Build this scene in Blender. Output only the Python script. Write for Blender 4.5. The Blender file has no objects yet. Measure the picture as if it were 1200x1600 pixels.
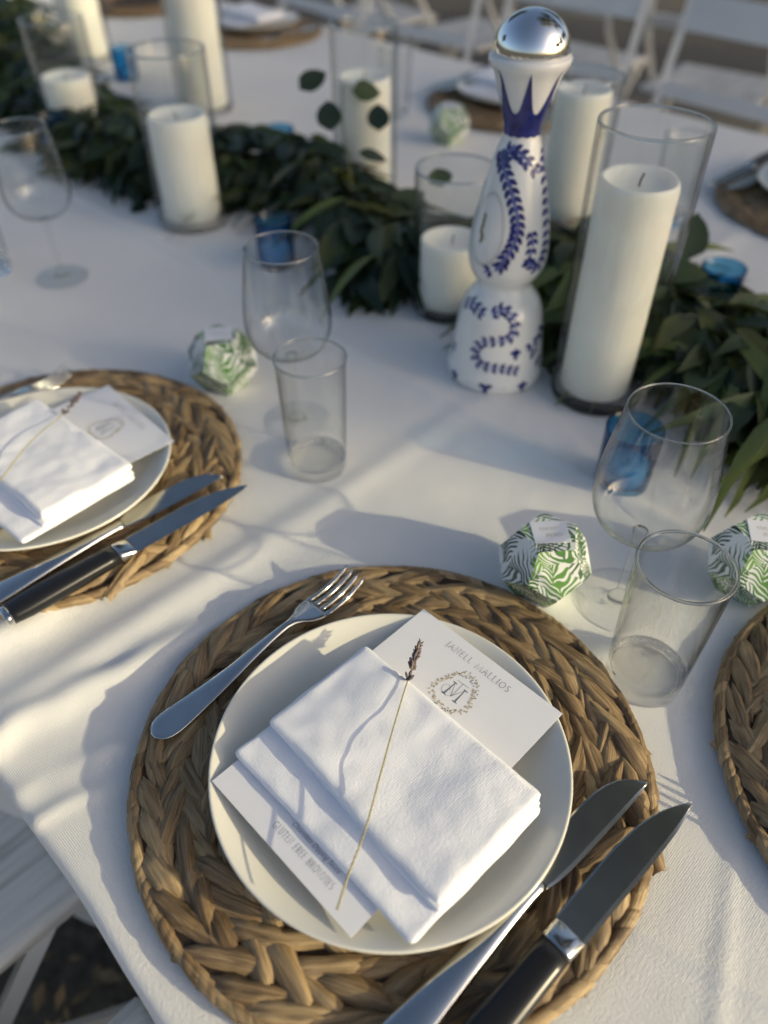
import bpy, math, random
from mathutils import Vector, Matrix, noise
R = math.radians
random.seed(7)

# ------------------------------------------------------------------ camera, sky, sun, exposure
F, PITCH, CAMH, TZ = 1202.0, R(43.7), 0.5, 0.75          # focal length in photo pixels, pitch, height over table, table height
SUN_EL, SUN_AZ = 18.3, 22.0                                # elevation; azimuth from the camera's right towards the camera
sc = bpy.context.scene
col = sc.collection
cam = bpy.data.cameras.new('camera')
camo = bpy.data.objects.new('camera', cam)
col.objects.link(camo)
camo.location = (0, 0, TZ + CAMH)
camo.rotation_euler = (math.pi / 2 - PITCH, 0, R(45))
cam.sensor_fit = 'VERTICAL'
cam.sensor_height = 36.0
cam.lens = F / 1600 * 36.0
cam.clip_start = 0.02
cam.clip_end = 500
cam.dof.use_dof = True
cam.dof.focus_distance = 0.53
cam.dof.aperture_fstop = 2.9
sc.camera = camo

ca, sa = math.cos(R(SUN_AZ)), math.sin(R(SUN_AZ))
sun_t, sun_n = (ca + sa) * 0.70711, (ca - sa) * 0.70711
to_sun = Vector((sun_t * math.cos(R(SUN_EL)), sun_n * math.cos(R(SUN_EL)), math.sin(R(SUN_EL))))
world = bpy.data.worlds.new('World')
sc.world = world
world.use_nodes = True
wn = world.node_tree
bg = wn.nodes['Background']
sky = wn.nodes.new('ShaderNodeTexSky')
sky.sky_type = 'NISHITA'
sky.sun_disc = False
sky.sun_elevation = R(SUN_EL)
sky.sun_rotation = math.atan2(sun_t, sun_n)
sky.air_density = 0.85
sky.dust_density = 3.6
sky.ozone_density = 0.9
wn.links.new(sky.outputs[0], bg.inputs[0])
bg.inputs[1].default_value = 0.15
sunl = bpy.data.lights.new('sun', 'SUN')
sunl.energy = 3.1
sunl.angle = R(0.6)
sunl.color = (1.0, 0.88, 0.56)
suno = bpy.data.objects.new('sun', sunl)
col.objects.link(suno)
suno.rotation_euler = (-to_sun).to_track_quat('-Z', 'Y').to_euler()
suno.location = (6, 2, 6)
sc.view_settings.view_transform = 'Standard'
sc.view_settings.look = 'None'
sc.view_settings.exposure = 0.14
sc.view_settings.gamma = 1.0
sc.render.engine = 'CYCLES'
sc.cycles.max_bounces = 14
sc.cycles.transparent_max_bounces = 24
sc.cycles.transmission_bounces = 12
sc.cycles.use_denoising = True
sc.cycles.sample_clamp_indirect = 6.0
sc.cycles.blur_glossy = 0.3


# ------------------------------------------------------------------ helpers
def PX(x, y, h=0.0):
    """photo pixel -> (T, N) on the plane h metres over the table top"""
    u, v = (x - 600) / F, (y - 800) / F
    c, s = math.cos(PITCH), math.sin(PITCH)
    d = (u, c - v * s, -s - v * c)
    t = (CAMH - h) / -d[2]
    X, Y = d[0] * t, d[1] * t
    return ((X - Y) * 0.70711, (X + Y) * 0.70711)


def W(x, y, h=0.0):
    t, n = PX(x, y, h)
    return Vector((t, n, TZ + h))


class MB:
    def __init__(self):
        self.v, self.f, self.uv, self.mi = [], [], None, []

    def add(self, vs, fs, m=0):
        b = len(self.v)
        self.v += [Vector(p) for p in vs]
        self.f += [tuple(i + b for i in q) for q in fs]
        self.mi += [m] * len(fs)
        return self

    def box(self, c, s, rot=None):
        c = Vector(c)
        pts = []
        for dx in (-.5, .5):
            for dy in (-.5, .5):
                for dz in (-.5, .5):
                    p = Vector((dx * s[0], dy * s[1], dz * s[2]))
                    if rot is not None:
                        p = rot @ p
                    pts.append(c + p)
        return self.add(pts, [(0, 1, 3, 2), (4, 6, 7, 5), (0, 4, 5, 1), (2, 3, 7, 6), (0, 2, 6, 4), (1, 5, 7, 3)])

    def lathe(self, prof, seg=48, c=(0, 0, 0), fn=None):
        """prof: list of (r, z); r = 0 gives a pole"""
        c = Vector(c)
        vs, fs, rings = [], [], []
        for r, z in prof:
            if r < 1e-7:
                rings.append([len(vs)])
                vs.append(c + Vector((0, 0, z)))
            else:
                ring = []
                for k in range(seg):
                    a = 2 * math.pi * k / seg
                    rr = r * (fn(a, z) if fn else 1)
                    ring.append(len(vs))
                    vs.append(c + Vector((rr * math.cos(a), rr * math.sin(a), z)))
                rings.append(ring)
        for A, B in zip(rings[:-1], rings[1:]):
            if len(A) == 1 and len(B) == 1:
                continue
            for k in range(seg):
                k2 = (k + 1) % seg
                if len(A) == 1:
                    fs.append((A[0], B[k2], B[k]))
                elif len(B) == 1:
                    fs.append((A[k], A[k2], B[0]))
                else:
                    fs.append((A[k], A[k2], B[k2], B[k]))
        fs = [tuple(reversed(q)) for q in fs] if prof[0][1] > prof[-1][1] and False else fs
        return self.add(vs, fs)

    def loft(self, rings, cap=True):
        n = len(rings[0])
        vs = [p for r in rings for p in r]
        fs = []
        for i in range(len(rings) - 1):
            for k in range(n):
                k2 = (k + 1) % n
                fs.append((i * n + k, i * n + k2, (i + 1) * n + k2, (i + 1) * n + k))
        if cap:
            fs.append(tuple(reversed(range(n))))
            fs.append(tuple((len(rings) - 1) * n + k for k in range(n)))
        return self.add(vs, fs)

    def tube(self, pts, rad, seg=8, cap=True):
        pts = [Vector(p) for p in pts]
        rings = []
        up = Vector((0.13, 0.21, 0.97)).normalized()
        for i, p in enumerate(pts):
            a = pts[max(i - 1, 0)]
            b = pts[min(i + 1, len(pts) - 1)]
            t = (b - a).normalized()
            x = t.cross(up)
            if x.length < 1e-4:
                x = t.cross(Vector((1, 0, 0)))
            x.normalize()
            y = x.cross(t)
            r = rad[i] if isinstance(rad, (list, tuple)) else rad
            rings.append([p + x * (r * math.cos(2 * math.pi * k / seg)) + y * (r * math.sin(2 * math.pi * k / seg)) for k in range(seg)])
        return self.loft(rings, cap)

    def grid(self, rows):
        n = len(rows[0])
        vs = [p for r in rows for p in r]
        fs = []
        for i in range(len(rows) - 1):
            for k in range(n - 1):
                fs.append((i * n + k, i * n + k + 1, (i + 1) * n + k + 1, (i + 1) * n + k))
        return self.add(vs, fs)

    def mesh(self, name, mats, smooth=True, fix=True):
        me = bpy.data.meshes.new(name)
        me.from_pydata(self.v, [], self.f)
        if fix:
            import bmesh
            b = bmesh.new()
            b.from_mesh(me)
            bmesh.ops.recalc_face_normals(b, faces=b.faces)
            b.to_mesh(me)
            b.free()
        if not isinstance(mats, (list, tuple)):
            mats = [mats]
        for m in mats:
            me.materials.append(m)
        if len(mats) > 1:
            me.polygons.foreach_set('material_index', self.mi)
        if smooth:
            me.polygons.foreach_set('use_smooth', [True] * len(me.polygons))
        me.update()
        return me

    def build(self, name, mats, parent=None, smooth=True, fix=True):
        return ob(name, self.mesh(name, mats, smooth, fix), parent)


def ob(name, me, parent=None, loc=None, rot=None):
    o = bpy.data.objects.new(name, me)
    col.objects.link(o)
    if parent is not None:
        o.parent = parent
    if loc is not None:
        o.location = loc
    if rot is not None:
        o.rotation_euler = rot
    return o


def tag(o, label, cat=None, group=None):
    o['label'] = label
    if cat:
        o['category'] = cat
    if group:
        o['group'] = group
    return o


def thing(name, label, cat, loc=(0, 0, 0), rotz=0.0, group=None):
    return tag(ob(name, None, None, loc, (0, 0, rotz)), label, cat, group)


def struct(o):
    o['kind'] = 'structure'
    return o


def children(o):
    return [c for c in bpy.data.objects if c.parent == o]


def dup(root, loc, rotz, label, group=None, tree=None):
    r = root.copy()
    col.objects.link(r)
    r.location = loc
    r.rotation_euler = (0, 0, rotz)
    r['label'] = label
    if group:
        r['group'] = group
    for ch in (tree if tree is not None else children(root)):
        c = ch.copy()
        col.objects.link(c)
        c.parent = r
        for g in children(ch):
            d = g.copy()
            col.objects.link(d)
            d.parent = c
    return r


def smoothstep(a, b, x):
    t = min(1, max(0, (x - a) / (b - a)))
    return t * t * (3 - 2 * t)


def interp(tab, x):
    """Catmull-Rom style smooth lookup in [(x, y), ...]"""
    if x <= tab[0][0]:
        return tab[0][1]
    for i in range(len(tab) - 1):
        if x <= tab[i + 1][0]:
            x0, y0 = tab[i]
            x1, y1 = tab[i + 1]
            t = (x - x0) / (x1 - x0)
            m0 = (y1 - tab[i - 1][1]) / (x1 - tab[i - 1][0]) * (x1 - x0) if i > 0 else (y1 - y0)
            m1 = (tab[i + 2][1] - y0) / (tab[i + 2][0] - x0) * (x1 - x0) if i + 2 < len(tab) else (y1 - y0)
            t2, t3 = t * t, t * t * t
            return (2 * t3 - 3 * t2 + 1) * y0 + (t3 - 2 * t2 + t) * m0 + (-2 * t3 + 3 * t2) * y1 + (t3 - t2) * m1
    return tab[-1][1]


# ------------------------------------------------------------------ materials
def nodes(name):
    m = bpy.data.materials.new(name)
    m.use_nodes = True
    nt = m.node_tree
    return m, nt, nt.nodes['Principled BSDF'], nt.nodes['Material Output']


def N(nt, kind, **kw):
    n = nt.nodes.new(kind)
    for k, v in kw.items():
        if k.startswith('i_'):
            n.inputs[k[2:].replace('_', ' ')].default_value = v
        else:
            setattr(n, k, v)
    return n


def L(nt, a, b):
    nt.links.new(a, b)


def math_node(nt, op, a=None, b=None, c=None):
    n = nt.nodes.new('ShaderNodeMath')
    n.operation = op
    for i, x in enumerate((a, b, c)):
        if x is None:
            continue
        if isinstance(x, (int, float)):
            n.inputs[i].default_value = x
        else:
            nt.links.new(x, n.inputs[i])
    return n.outputs[0]


def ramp(nt, src, stops):
    r = nt.nodes.new('ShaderNodeValToRGB')
    e = r.color_ramp.elements
    while len(e) < len(stops):
        e.new(0.5)
    for i, (p, c) in enumerate(stops):
        e[i].position = p
        e[i].color = (*c, 1) if len(c) == 3 else c
    nt.links.new(src, r.inputs[0])
    return r.outputs[0]


def plain(name, colr, rough=0.5, metal=0.0, var=0.06, scale=40, bump=0.0, bscale=300, spec=None, coat=0.0):
    m, nt, p, out = nodes(name)
    tc = N(nt, 'ShaderNodeTexCoord')
    no = N(nt, 'ShaderNodeTexNoise', i_Scale=scale, i_Detail=5.0)
    L(nt, tc.outputs['Object'], no.inputs['Vector'])
    a = tuple(max(0, c * (1 - var)) for c in colr)
    b = tuple(min(1, c * (1 + var)) for c in colr)
    L(nt, ramp(nt, no.outputs[0], [(0.3, a), (0.7, b)]), p.inputs['Base Color'])
    p.inputs['Roughness'].default_value = rough
    p.inputs['Metallic'].default_value = metal
    if spec is not None:
        p.inputs['Specular IOR Level'].default_value = spec
    if coat:
        p.inputs['Coat Weight'].default_value = coat
        p.inputs['Coat Roughness'].default_value = 0.05
    if bump:
        n2 = N(nt, 'ShaderNodeTexNoise', i_Scale=bscale, i_Detail=4.0)
        L(nt, tc.outputs['Object'], n2.inputs['Vector'])
        bp = N(nt, 'ShaderNodeBump', i_Strength=bump, i_Distance=0.001)
        L(nt, n2.outputs[0], bp.inputs['Height'])
        L(nt, bp.outputs[0], p.inputs['Normal'])
    return m


def fabric(name, colr, bump=0.35, weave=1500, fuzz=900):
    m, nt, p, out = nodes(name)
    tc = N(nt, 'ShaderNodeTexCoord')
    w1 = N(nt, 'ShaderNodeTexWave', i_Scale=weave / 6.28, i_Distortion=1.5, bands_direction='X')
    w1.inputs['Detail Scale'].default_value = 3.0
    w2 = N(nt, 'ShaderNodeTexWave', i_Scale=weave / 6.28, i_Distortion=1.5, bands_direction='Y')
    no = N(nt, 'ShaderNodeTexNoise', i_Scale=float(fuzz), i_Detail=3.0)
    big = N(nt, 'ShaderNodeTexNoise', i_Scale=9.0, i_Detail=4.0)
    for n in (w1, w2, no, big):
        L(nt, tc.outputs['Object'], n.inputs['Vector'])
    h = math_node(nt, 'ADD', math_node(nt, 'MULTIPLY', w1.outputs['Fac'], 0.25), math_node(nt, 'MULTIPLY', w2.outputs['Fac'], 0.25))
    h = math_node(nt, 'ADD', h, no.outputs[0])
    bp = N(nt, 'ShaderNodeBump', i_Strength=bump, i_Distance=0.0009)
    L(nt, h, bp.inputs['Height'])
    L(nt, bp.outputs[0], p.inputs['Normal'])
    a = tuple(c * 0.97 for c in colr)
    L(nt, ramp(nt, big.outputs[0], [(0.35, a), (0.65, colr)]), p.inputs['Base Color'])
    p.inputs['Roughness'].default_value = 0.85
    p.inputs['Sheen Weight'].default_value = 0.15
    p.inputs['Specular IOR Level'].default_value = 0.2
    return m


def thin_glass(name, tint=(0.985, 0.99, 0.985), edge=(0.30, 0.33, 0.33), rough=0.0, power=6.0):
    """clear thin wall: light goes straight through, glancing angles reflect and see more glass"""
    m, nt, p, out = nodes(name)
    nt.nodes.remove(p)
    g = N(nt, 'ShaderNodeNewGeometry')
    d = N(nt, 'ShaderNodeVectorMath', operation='DOT_PRODUCT')
    L(nt, g.outputs['Normal'], d.inputs[0])
    L(nt, g.outputs['Incoming'], d.inputs[1])
    f = math_node(nt, 'SUBTRACT', 1.0, math_node(nt, 'ABSOLUTE', d.outputs['Value']))
    fr = math_node(nt, 'ADD', math_node(nt, 'MULTIPLY', math_node(nt, 'POWER', f, 5.0), 0.9), 0.04)
    mix = N(nt, 'ShaderNodeMixRGB')
    L(nt, math_node(nt, 'POWER', f, power), mix.inputs[0])
    mix.inputs[1].default_value = (*tint, 1)
    mix.inputs[2].default_value = (*edge, 1)
    t = N(nt, 'ShaderNodeBsdfTransparent')
    L(nt, mix.outputs[0], t.inputs[0])
    gl = N(nt, 'ShaderNodeBsdfGlossy')
    gl.inputs['Roughness'].default_value = rough
    ms = N(nt, 'ShaderNodeMixShader')
    L(nt, fr, ms.inputs[0])
    L(nt, t.outputs[0], ms.inputs[1])
    L(nt, gl.outputs[0], ms.inputs[2])
    L(nt, ms.outputs[0], out.inputs['Surface'])
    return m


def real_glass(name, tint=(1, 1, 1), ior=1.5):
    m, nt, p, out = nodes(name)
    no = N(nt, 'ShaderNodeTexNoise', i_Scale=30.0)
    L(nt, ramp(nt, no.outputs[0], [(0.3, tint), (0.7, tint)]), p.inputs['Base Color'])
    p.inputs['Transmission Weight'].default_value = 1.0
    p.inputs['Roughness'].default_value = 0.0
    p.inputs['IOR'].default_value = ior
    return m


def wax(name, colr):
    m = plain(name, colr, 0.42, var=0.03, scale=25, bump=0.12, bscale=120)
    p = m.node_tree.nodes['Principled BSDF']
    p.inputs['Subsurface Weight'].default_value = 0.4
    p.inputs['Subsurface Radius'].default_value = (1.0, 0.75, 0.45)
    p.inputs['Subsurface Scale'].default_value = 0.02
    return m


def straw(name, dark, mid, light):
    """dry water hyacinth: long fibres along local X, colour differs from piece to piece"""
    m, nt, p, out = nodes(name)
    tc = N(nt, 'ShaderNodeTexCoord')
    oi = N(nt, 'ShaderNodeObjectInfo')
    mp = N(nt, 'ShaderNodeMapping')
    mp.inputs['Scale'].default_value = (26, 800, 250)
    L(nt, tc.outputs['Object'], mp.inputs['Vector'])
    off = N(nt, 'ShaderNodeCombineXYZ')
    r10 = math_node(nt, 'MULTIPLY', oi.outputs['Random'], 37.0)
    L(nt, r10, off.inputs[0])
    L(nt, r10, off.inputs[1])
    L(nt, off.outputs[0], mp.inputs['Location'])
    fib = N(nt, 'ShaderNodeTexNoise', i_Scale=1.0, i_Detail=6.0, i_Roughness=0.65)
    L(nt, mp.outputs[0], fib.inputs['Vector'])
    mp2 = N(nt, 'ShaderNodeMapping')
    mp2.inputs['Scale'].default_value = (40, 220, 90)
    L(nt, tc.outputs['Object'], mp2.inputs['Vector'])
    L(nt, off.outputs[0], mp2.inputs['Location'])
    blot = N(nt, 'ShaderNodeTexNoise', i_Scale=1.0, i_Detail=3.0)
    L(nt, mp2.outputs[0], blot.inputs['Vector'])
    k = math_node(nt, 'ADD', math_node(nt, 'MULTIPLY', fib.outputs[0], 0.62), math_node(nt, 'MULTIPLY', blot.outputs[0], 0.38))
    k = math_node(nt, 'ADD', k, math_node(nt, 'MULTIPLY', oi.outputs['Random'], 0.20))
    L(nt, ramp(nt, k, [(0.36, dark), (0.56, mid), (0.80, light)]), p.inputs['Base Color'])
    p.inputs['Roughness'].default_value = 0.48
    p.inputs['Specular IOR Level'].default_value = 0.4
    bp = N(nt, 'ShaderNodeBump', i_Strength=0.9, i_Distance=0.0010)
    L(nt, fib.outputs[0], bp.inputs['Height'])
    L(nt, bp.outputs[0], p.inputs['Normal'])
    return m


def leaf_mat(name, a, b, c, trans=0.25):
    m, nt, p, out = nodes(name)
    g = N(nt, 'ShaderNodeNewGeometry')
    oi = N(nt, 'ShaderNodeObjectInfo')
    k = math_node(nt, 'FRACT', math_node(nt, 'ADD', g.outputs['Random Per Island'], oi.outputs['Random']))
    L(nt, ramp(nt, k, [(0.0, a), (0.55, b), (1.0, c)]), p.inputs['Base Color'])
    p.inputs['Roughness'].default_value = 0.45
    tr = N(nt, 'ShaderNodeBsdfTranslucent')
    mixc = ramp(nt, k, [(0.0, tuple(x * 1.3 for x in a)), (1.0, (c[0] * 1.6, c[1] * 1.5, c[2] * 0.8))])
    L(nt, mixc, tr.inputs[0])
    ms = N(nt, 'ShaderNodeMixShader')
    ms.inputs[0].default_value = trans
    L(nt, p.outputs[0], ms.inputs[1])
    L(nt, tr.outputs[0], ms.inputs[2])
    L(nt, ms.outputs[0], out.inputs['Surface'])
    return m


def palm_paper(name):
    """white card printed with palm fronds: each Voronoi cell is a frond with its own turn"""
    m, nt, p, out = nodes(name)
    tc = N(nt, 'ShaderNodeTexCoord')
    base = None

    def layer(scale, freq, seed):
        mp = N(nt, 'ShaderNodeMapping')
        mp.inputs['Location'].default_value = (seed, seed * 1.7, 0)
        wn_ = N(nt, 'ShaderNodeTexNoise', i_Scale=45.0, i_Detail=1.0)
        L(nt, tc.outputs['UV'], wn_.inputs['Vector'])
        wv_ = N(nt, 'ShaderNodeVectorMath', operation='MULTIPLY_ADD')
        L(nt, wn_.outputs['Color'], wv_.inputs[0])
        wv_.inputs[1].default_value = (.022, .022, 0)
        L(nt, tc.outputs['UV'], wv_.inputs[2])
        L(nt, wv_.outputs[0], mp.inputs['Vector'])
        vo = N(nt, 'ShaderNodeTexVoronoi', voronoi_dimensions='2D', i_Scale=scale)
        L(nt, mp.outputs[0], vo.inputs['Vector'])
        sub = N(nt, 'ShaderNodeVectorMath', operation='SUBTRACT')
        L(nt, mp.outputs[0], sub.inputs[0])
        L(nt, vo.outputs['Position'], sub.inputs[1])
        sep = N(nt, 'ShaderNodeSeparateColor')
        L(nt, vo.outputs['Color'], sep.inputs[0])
        rot = N(nt, 'ShaderNodeVectorRotate', rotation_type='Z_AXIS')
        L(nt, sub.outputs[0], rot.inputs['Vector'])
        L(nt, math_node(nt, 'MULTIPLY', sep.outputs[0], 6.283), rot.inputs['Angle'])
        xyz = N(nt, 'ShaderNodeSeparateXYZ')
        L(nt, rot.outputs[0], xyz.inputs[0])
        ax = math_node(nt, 'ABSOLUTE', math_node(nt, 'ADD', xyz.outputs[0], math_node(nt, 'MULTIPLY', math_node(nt, 'POWER', math_node(nt, 'MULTIPLY', xyz.outputs[1], 40.0), 2.0), 0.004)))
        w = math_node(nt, 'SUBTRACT', xyz.outputs[1], math_node(nt, 'MULTIPLY', math_node(nt, 'POWER', ax, 0.75), 0.42))
        fr = math_node(nt, 'FRACT', math_node(nt, 'MULTIPLY', w, freq))
        leaf = math_node(nt, 'LESS_THAN', fr, math_node(nt, 'SUBTRACT', 0.74, math_node(nt, 'MULTIPLY', ax, 36.0)))
        rib = math_node(nt, 'LESS_THAN', ax, 0.0004)
        leaf = math_node(nt, 'MAXIMUM', leaf, rib)
        return leaf, sep.outputs[1], sep.outputs[2]
    l1, c1, d1 = layer(40.0, 230.0, 0.4)
    l2, c2, d2 = layer(34.0, 190.0, 3.3)
    green = ramp(nt, c1, [(0.0, (0.010, 0.038, 0.018)), (0.45, (0.025, 0.07, 0.035)), (0.75, (0.04, 0.15, 0.02)), (1.0, (0.13, 0.32, 0.03))])
    green2 = ramp(nt, c2, [(0.0, (0.10, 0.14, 0.11)), (0.5, (0.05, 0.17, 0.05)), (1.0, (0.2, 0.42, 0.06))])
    mx = N(nt, 'ShaderNodeMixRGB')
    mx.inputs[1].default_value = (0.8, 0.81, 0.79, 1)
    L(nt, green2, mx.inputs[2])
    L(nt, math_node(nt, 'MULTIPLY', l2, math_node(nt, 'GREATER_THAN', d2, 0.25)), mx.inputs[0])
    my = N(nt, 'ShaderNodeMixRGB')
    L(nt, mx.outputs[0], my.inputs[1])
    L(nt, green, my.inputs[2])
    L(nt, math_node(nt, 'MULTIPLY', l1, math_node(nt, 'GREATER_THAN', d1, 0.34)), my.inputs[0])
    L(nt, my.outputs[0], p.inputs['Base Color'])
    p.inputs['Roughness'].default_value = 0.45
    return m


M = {}
M['tablecloth'] = fabric('tablecloth_linen', (0.80, 0.79, 0.765), 0.55, 1500, 520)
M['napkin'] = fabric('napkin_cotton', (0.87, 0.88, 0.93), 0.36, 1300, 560)
M['plate'] = plain('cream_ceramic', (0.76, 0.74, 0.655), 0.16, var=0.015, scale=12, coat=0.2)
M['card'] = plain('card_paper', (0.80, 0.805, 0.845), 0.6, var=0.01, scale=60, bump=0.05, bscale=900)
M['ink'] = plain('grey_ink', (0.30, 0.30, 0.32), 0.7)
M['gold_ink'] = plain('tan_ink', (0.50, 0.42, 0.29), 0.7, var=0.25, scale=500)
M['slate_ink'] = plain('slate_ink', (0.13, 0.18, 0.22), 0.7)
M['pale_ink'] = plain('pale_blue_ink', (0.55, 0.57, 0.56), 0.7)
M['steel'] = plain('polished_steel', (0.62, 0.62, 0.60), 0.13, 1.0, var=0.05, scale=80)
M['blade'] = plain('brushed_blade', (0.46, 0.46, 0.44), 0.22, 1.0, var=0.08, scale=60)
M['black'] = plain('black_handle', (0.012, 0.012, 0.013), 0.28, var=0.1)
M['straw'] = straw('dry_hyacinth', (0.035, 0.020, 0.009), (0.235, 0.155, 0.078), (0.50, 0.36, 0.19))
M['straw_gap_shade'] = plain('shaded_core', (0.05, 0.028, 0.013), 0.8, var=0.4, scale=200)  # mat backing, coloured dark to stand in for shade between the strands
M['glass'] = thin_glass('clear_glass')
M['vase'] = thin_glass('vase_glass', (0.985, 0.99, 0.985), (0.22, 0.25, 0.25), 0.0, 6.0)
M['crystal'] = real_glass('tumbler_glass', (0.97, 0.98, 0.975))
M['blueglass'] = thin_glass('blue_glass', (0.40, 0.70, 0.88), (0.02, 0.14, 0.34), 0.0, 2.0)
M['wax'] = wax('ivory_wax', (0.92, 0.91, 0.82))
M['wick'] = plain('wick', (0.05, 0.045, 0.04), 0.9)
M['ceramic'] = plain('white_ceramic', (0.80, 0.80, 0.78), 0.12, var=0.015, scale=10, coat=0.4)
M['cobalt'] = plain('cobalt_paint', (0.012, 0.016, 0.15), 0.2, var=0.35, scale=130, coat=0.4)
M['cobalt_mid'] = plain('cobalt_wash', (0.12, 0.14, 0.36), 0.25, var=0.3, scale=160)
M['chrome'] = plain('silver_dome', (0.86, 0.86, 0.85), 0.03, 1.0, var=0.01)
M['label_grey'] = plain('faint_label', (0.56, 0.55, 0.53), 0.3)
M['bronze'] = plain('bronze_label', (0.26, 0.20, 0.10), 0.4, 0.4)
M['palm'] = palm_paper('palm_print')
M['paint'] = plain('white_paint', (0.70, 0.70, 0.68), 0.5, var=0.05, scale=9, bump=0.25, bscale=60)
M['leaf'] = leaf_mat('garland_leaf', (0.010, 0.024, 0.010), (0.024, 0.046, 0.019), (0.095, 0.108, 0.028))
M['euca'] = leaf_mat('eucalyptus_leaf', (0.018, 0.034, 0.022), (0.030, 0.052, 0.028), (0.065, 0.095, 0.04))
M['blade_leaf'] = leaf_mat('long_leaf', (0.04, 0.07, 0.022), (0.075, 0.115, 0.035), (0.15, 0.19, 0.05))
M['tree'] = leaf_mat('tree_leaf', (0.030, 0.050, 0.018), (0.045, 0.08, 0.025), (0.09, 0.12, 0.035), 0.3)
M['bark'] = plain('bark', (0.10, 0.075, 0.055), 0.9, var=0.3, scale=20, bump=0.8, bscale=40)
M['stem'] = plain('green_stem', (0.16, 0.15, 0.06), 0.6, var=0.2, scale=100)
M['lav_stem'] = plain('lavender_stem', (0.33, 0.29, 0.13), 0.55, var=0.2, scale=200)
M['lav_bud'] = plain('lavender_bud', (0.15, 0.115, 0.12), 0.8, var=0.45, scale=400, bump=0.6, bscale=900)
M['flower'] = plain('cream_petal', (0.72, 0.68, 0.58), 0.7, var=0.1)
M['wood'] = plain('table_wood', (0.22, 0.14, 0.08), 0.6, var=0.2, scale=12)


def ground_mat():
    m, nt, p, out = nodes('dry_ground')
    tc = N(nt, 'ShaderNodeTexCoord')
    a = N(nt, 'ShaderNodeTexNoise', i_Scale=35.0, i_Detail=8.0, i_Roughness=0.7)
    b = N(nt, 'ShaderNodeTexNoise', i_Scale=0.6, i_Detail=4.0)
    L(nt, tc.outputs['Object'], a.inputs['Vector'])
    L(nt, tc.outputs['Object'], b.inputs['Vector'])
    k = math_node(nt, 'ADD', math_node(nt, 'MULTIPLY', a.outputs[0], 0.75), math_node(nt, 'MULTIPLY', b.outputs[0], 0.25))
    L(nt, ramp(nt, k, [(0.32, (0.042, 0.037, 0.030)), (0.52, (0.12, 0.108, 0.09)), (0.72, (0.25, 0.225, 0.18))]), p.inputs['Base Color'])
    p.inputs['Roughness'].default_value = 0.95
    bp = N(nt, 'ShaderNodeBump', i_Strength=0.8, i_Distance=0.02)
    L(nt, a.outputs[0], bp.inputs['Height'])
    L(nt, bp.outputs[0], p.inputs['Normal'])
    return m


def grain_paint():
    m, nt, p, out = nodes('worn_white_wood')
    tc = N(nt, 'ShaderNodeTexCoord')
    mp = N(nt, 'ShaderNodeMapping')
    mp.inputs['Scale'].default_value = (95, 5, 60)
    L(nt, tc.outputs['Object'], mp.inputs['Vector'])
    no = N(nt, 'ShaderNodeTexNoise', i_Scale=1.0, i_Detail=5.0, i_Roughness=0.6)
    L(nt, mp.outputs[0], no.inputs['Vector'])
    L(nt, ramp(nt, no.outputs[0], [(0.34, (0.40, 0.39, 0.37)), (0.5, (0.60, 0.59, 0.57)), (0.75, (0.72, 0.71, 0.69))]), p.inputs['Base Color'])
    p.inputs['Roughness'].default_value = 0.6
    bp = N(nt, 'ShaderNodeBump', i_Strength=0.6, i_Distance=0.002)
    L(nt, no.outputs[0], bp.inputs['Height'])
    L(nt, bp.outputs[0], p.inputs['Normal'])
    return m


M['ground'] = ground_mat()
M['grain'] = grain_paint()


# ------------------------------------------------------------------ ground, table, cloth
struct(MB().add([(-60, -60, 0), (60, -60, 0), (60, 60, 0), (-60, 60, 0)], [(0, 1, 2, 3)]).build('ground', M['ground'], smooth=False))

T0, T1, N1 = -3.4, 0.42, 1.63            # table ends and far edge; the near edge is N = 0


def fold(x, c, w, h):
    return h * math.exp(-((x - c) / w) ** 2)


def cloth_z(t, n):
    z = 0.0007 * noise.noise(Vector((t * 14, n * 14, 0))) + 0.00035 * noise.noise(Vector((t * 45, n * 30, 3))) + 0.0012 * noise.noise(Vector((t * 4, n * 4, 5)))
    # pressed fold across the table and its twin along it
    wob = 0.010 * noise.noise(Vector((n * 5, 2.2, 0)))
    z += fold(t, -0.420 + wob * 0.6, 0.016, 0.0042) * (0.55 + 0.6 * smoothstep(0.5, 0.1, n))
    z += fold(n, 0.545 + 0.006 * noise.noise(Vector((t * 4, 7.7, 0))), 0.009, 0.0030) * smoothstep(0.2, -0.1, t)
    # wrinkles that start at the table edge between the settings
    t0_ = t
    t = t + 0.016 * noise.noise(Vector((n * 11, t * 7, 1.3))) + 0.006 * noise.noise(Vector((n * 30, t * 18, 4.1)))
    wob *= 1 + .8 * noise.noise(Vector((n * 7, t * 11, 8)))
    e = smoothstep(0.34, 0.05, n)
    z += fold(t, -0.392 + 0.09 * n + wob, 0.013, 0.0082) * e
    z += fold(t, -0.478 - 0.05 * n + 1.6 * wob, 0.018, 0.0092) * e
    z += fold(t, -0.560 + 0.35 * n, 0.014, 0.0030) * smoothstep(0.2, 0.02, n)
    z += fold(t, -0.345 + 0.18 * n + wob, 0.007, 0.0032) * (.5 + noise.noise(Vector((n * 25, 3, 3)))) * smoothstep(0.16, 0.02, n)
    z += fold(t, -0.318 + 0.2 * n, 0.006, 0.0028) * smoothstep(0.10, 0.0, n)
    t = t0_
    # small crease right of the near place mat
    z += fold(n - 0.30 * (t + 0.02), 0.215, 0.0055, 0.0022) * smoothstep(-0.06, 0.0, t) * smoothstep(0.16, 0.06, t)
    z += fold(t + 0.4 * n, 0.135, 0.005, 0.0014) * smoothstep(0.36, 0.28, n) * smoothstep(0.13, 0.2, n)
    return z


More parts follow.
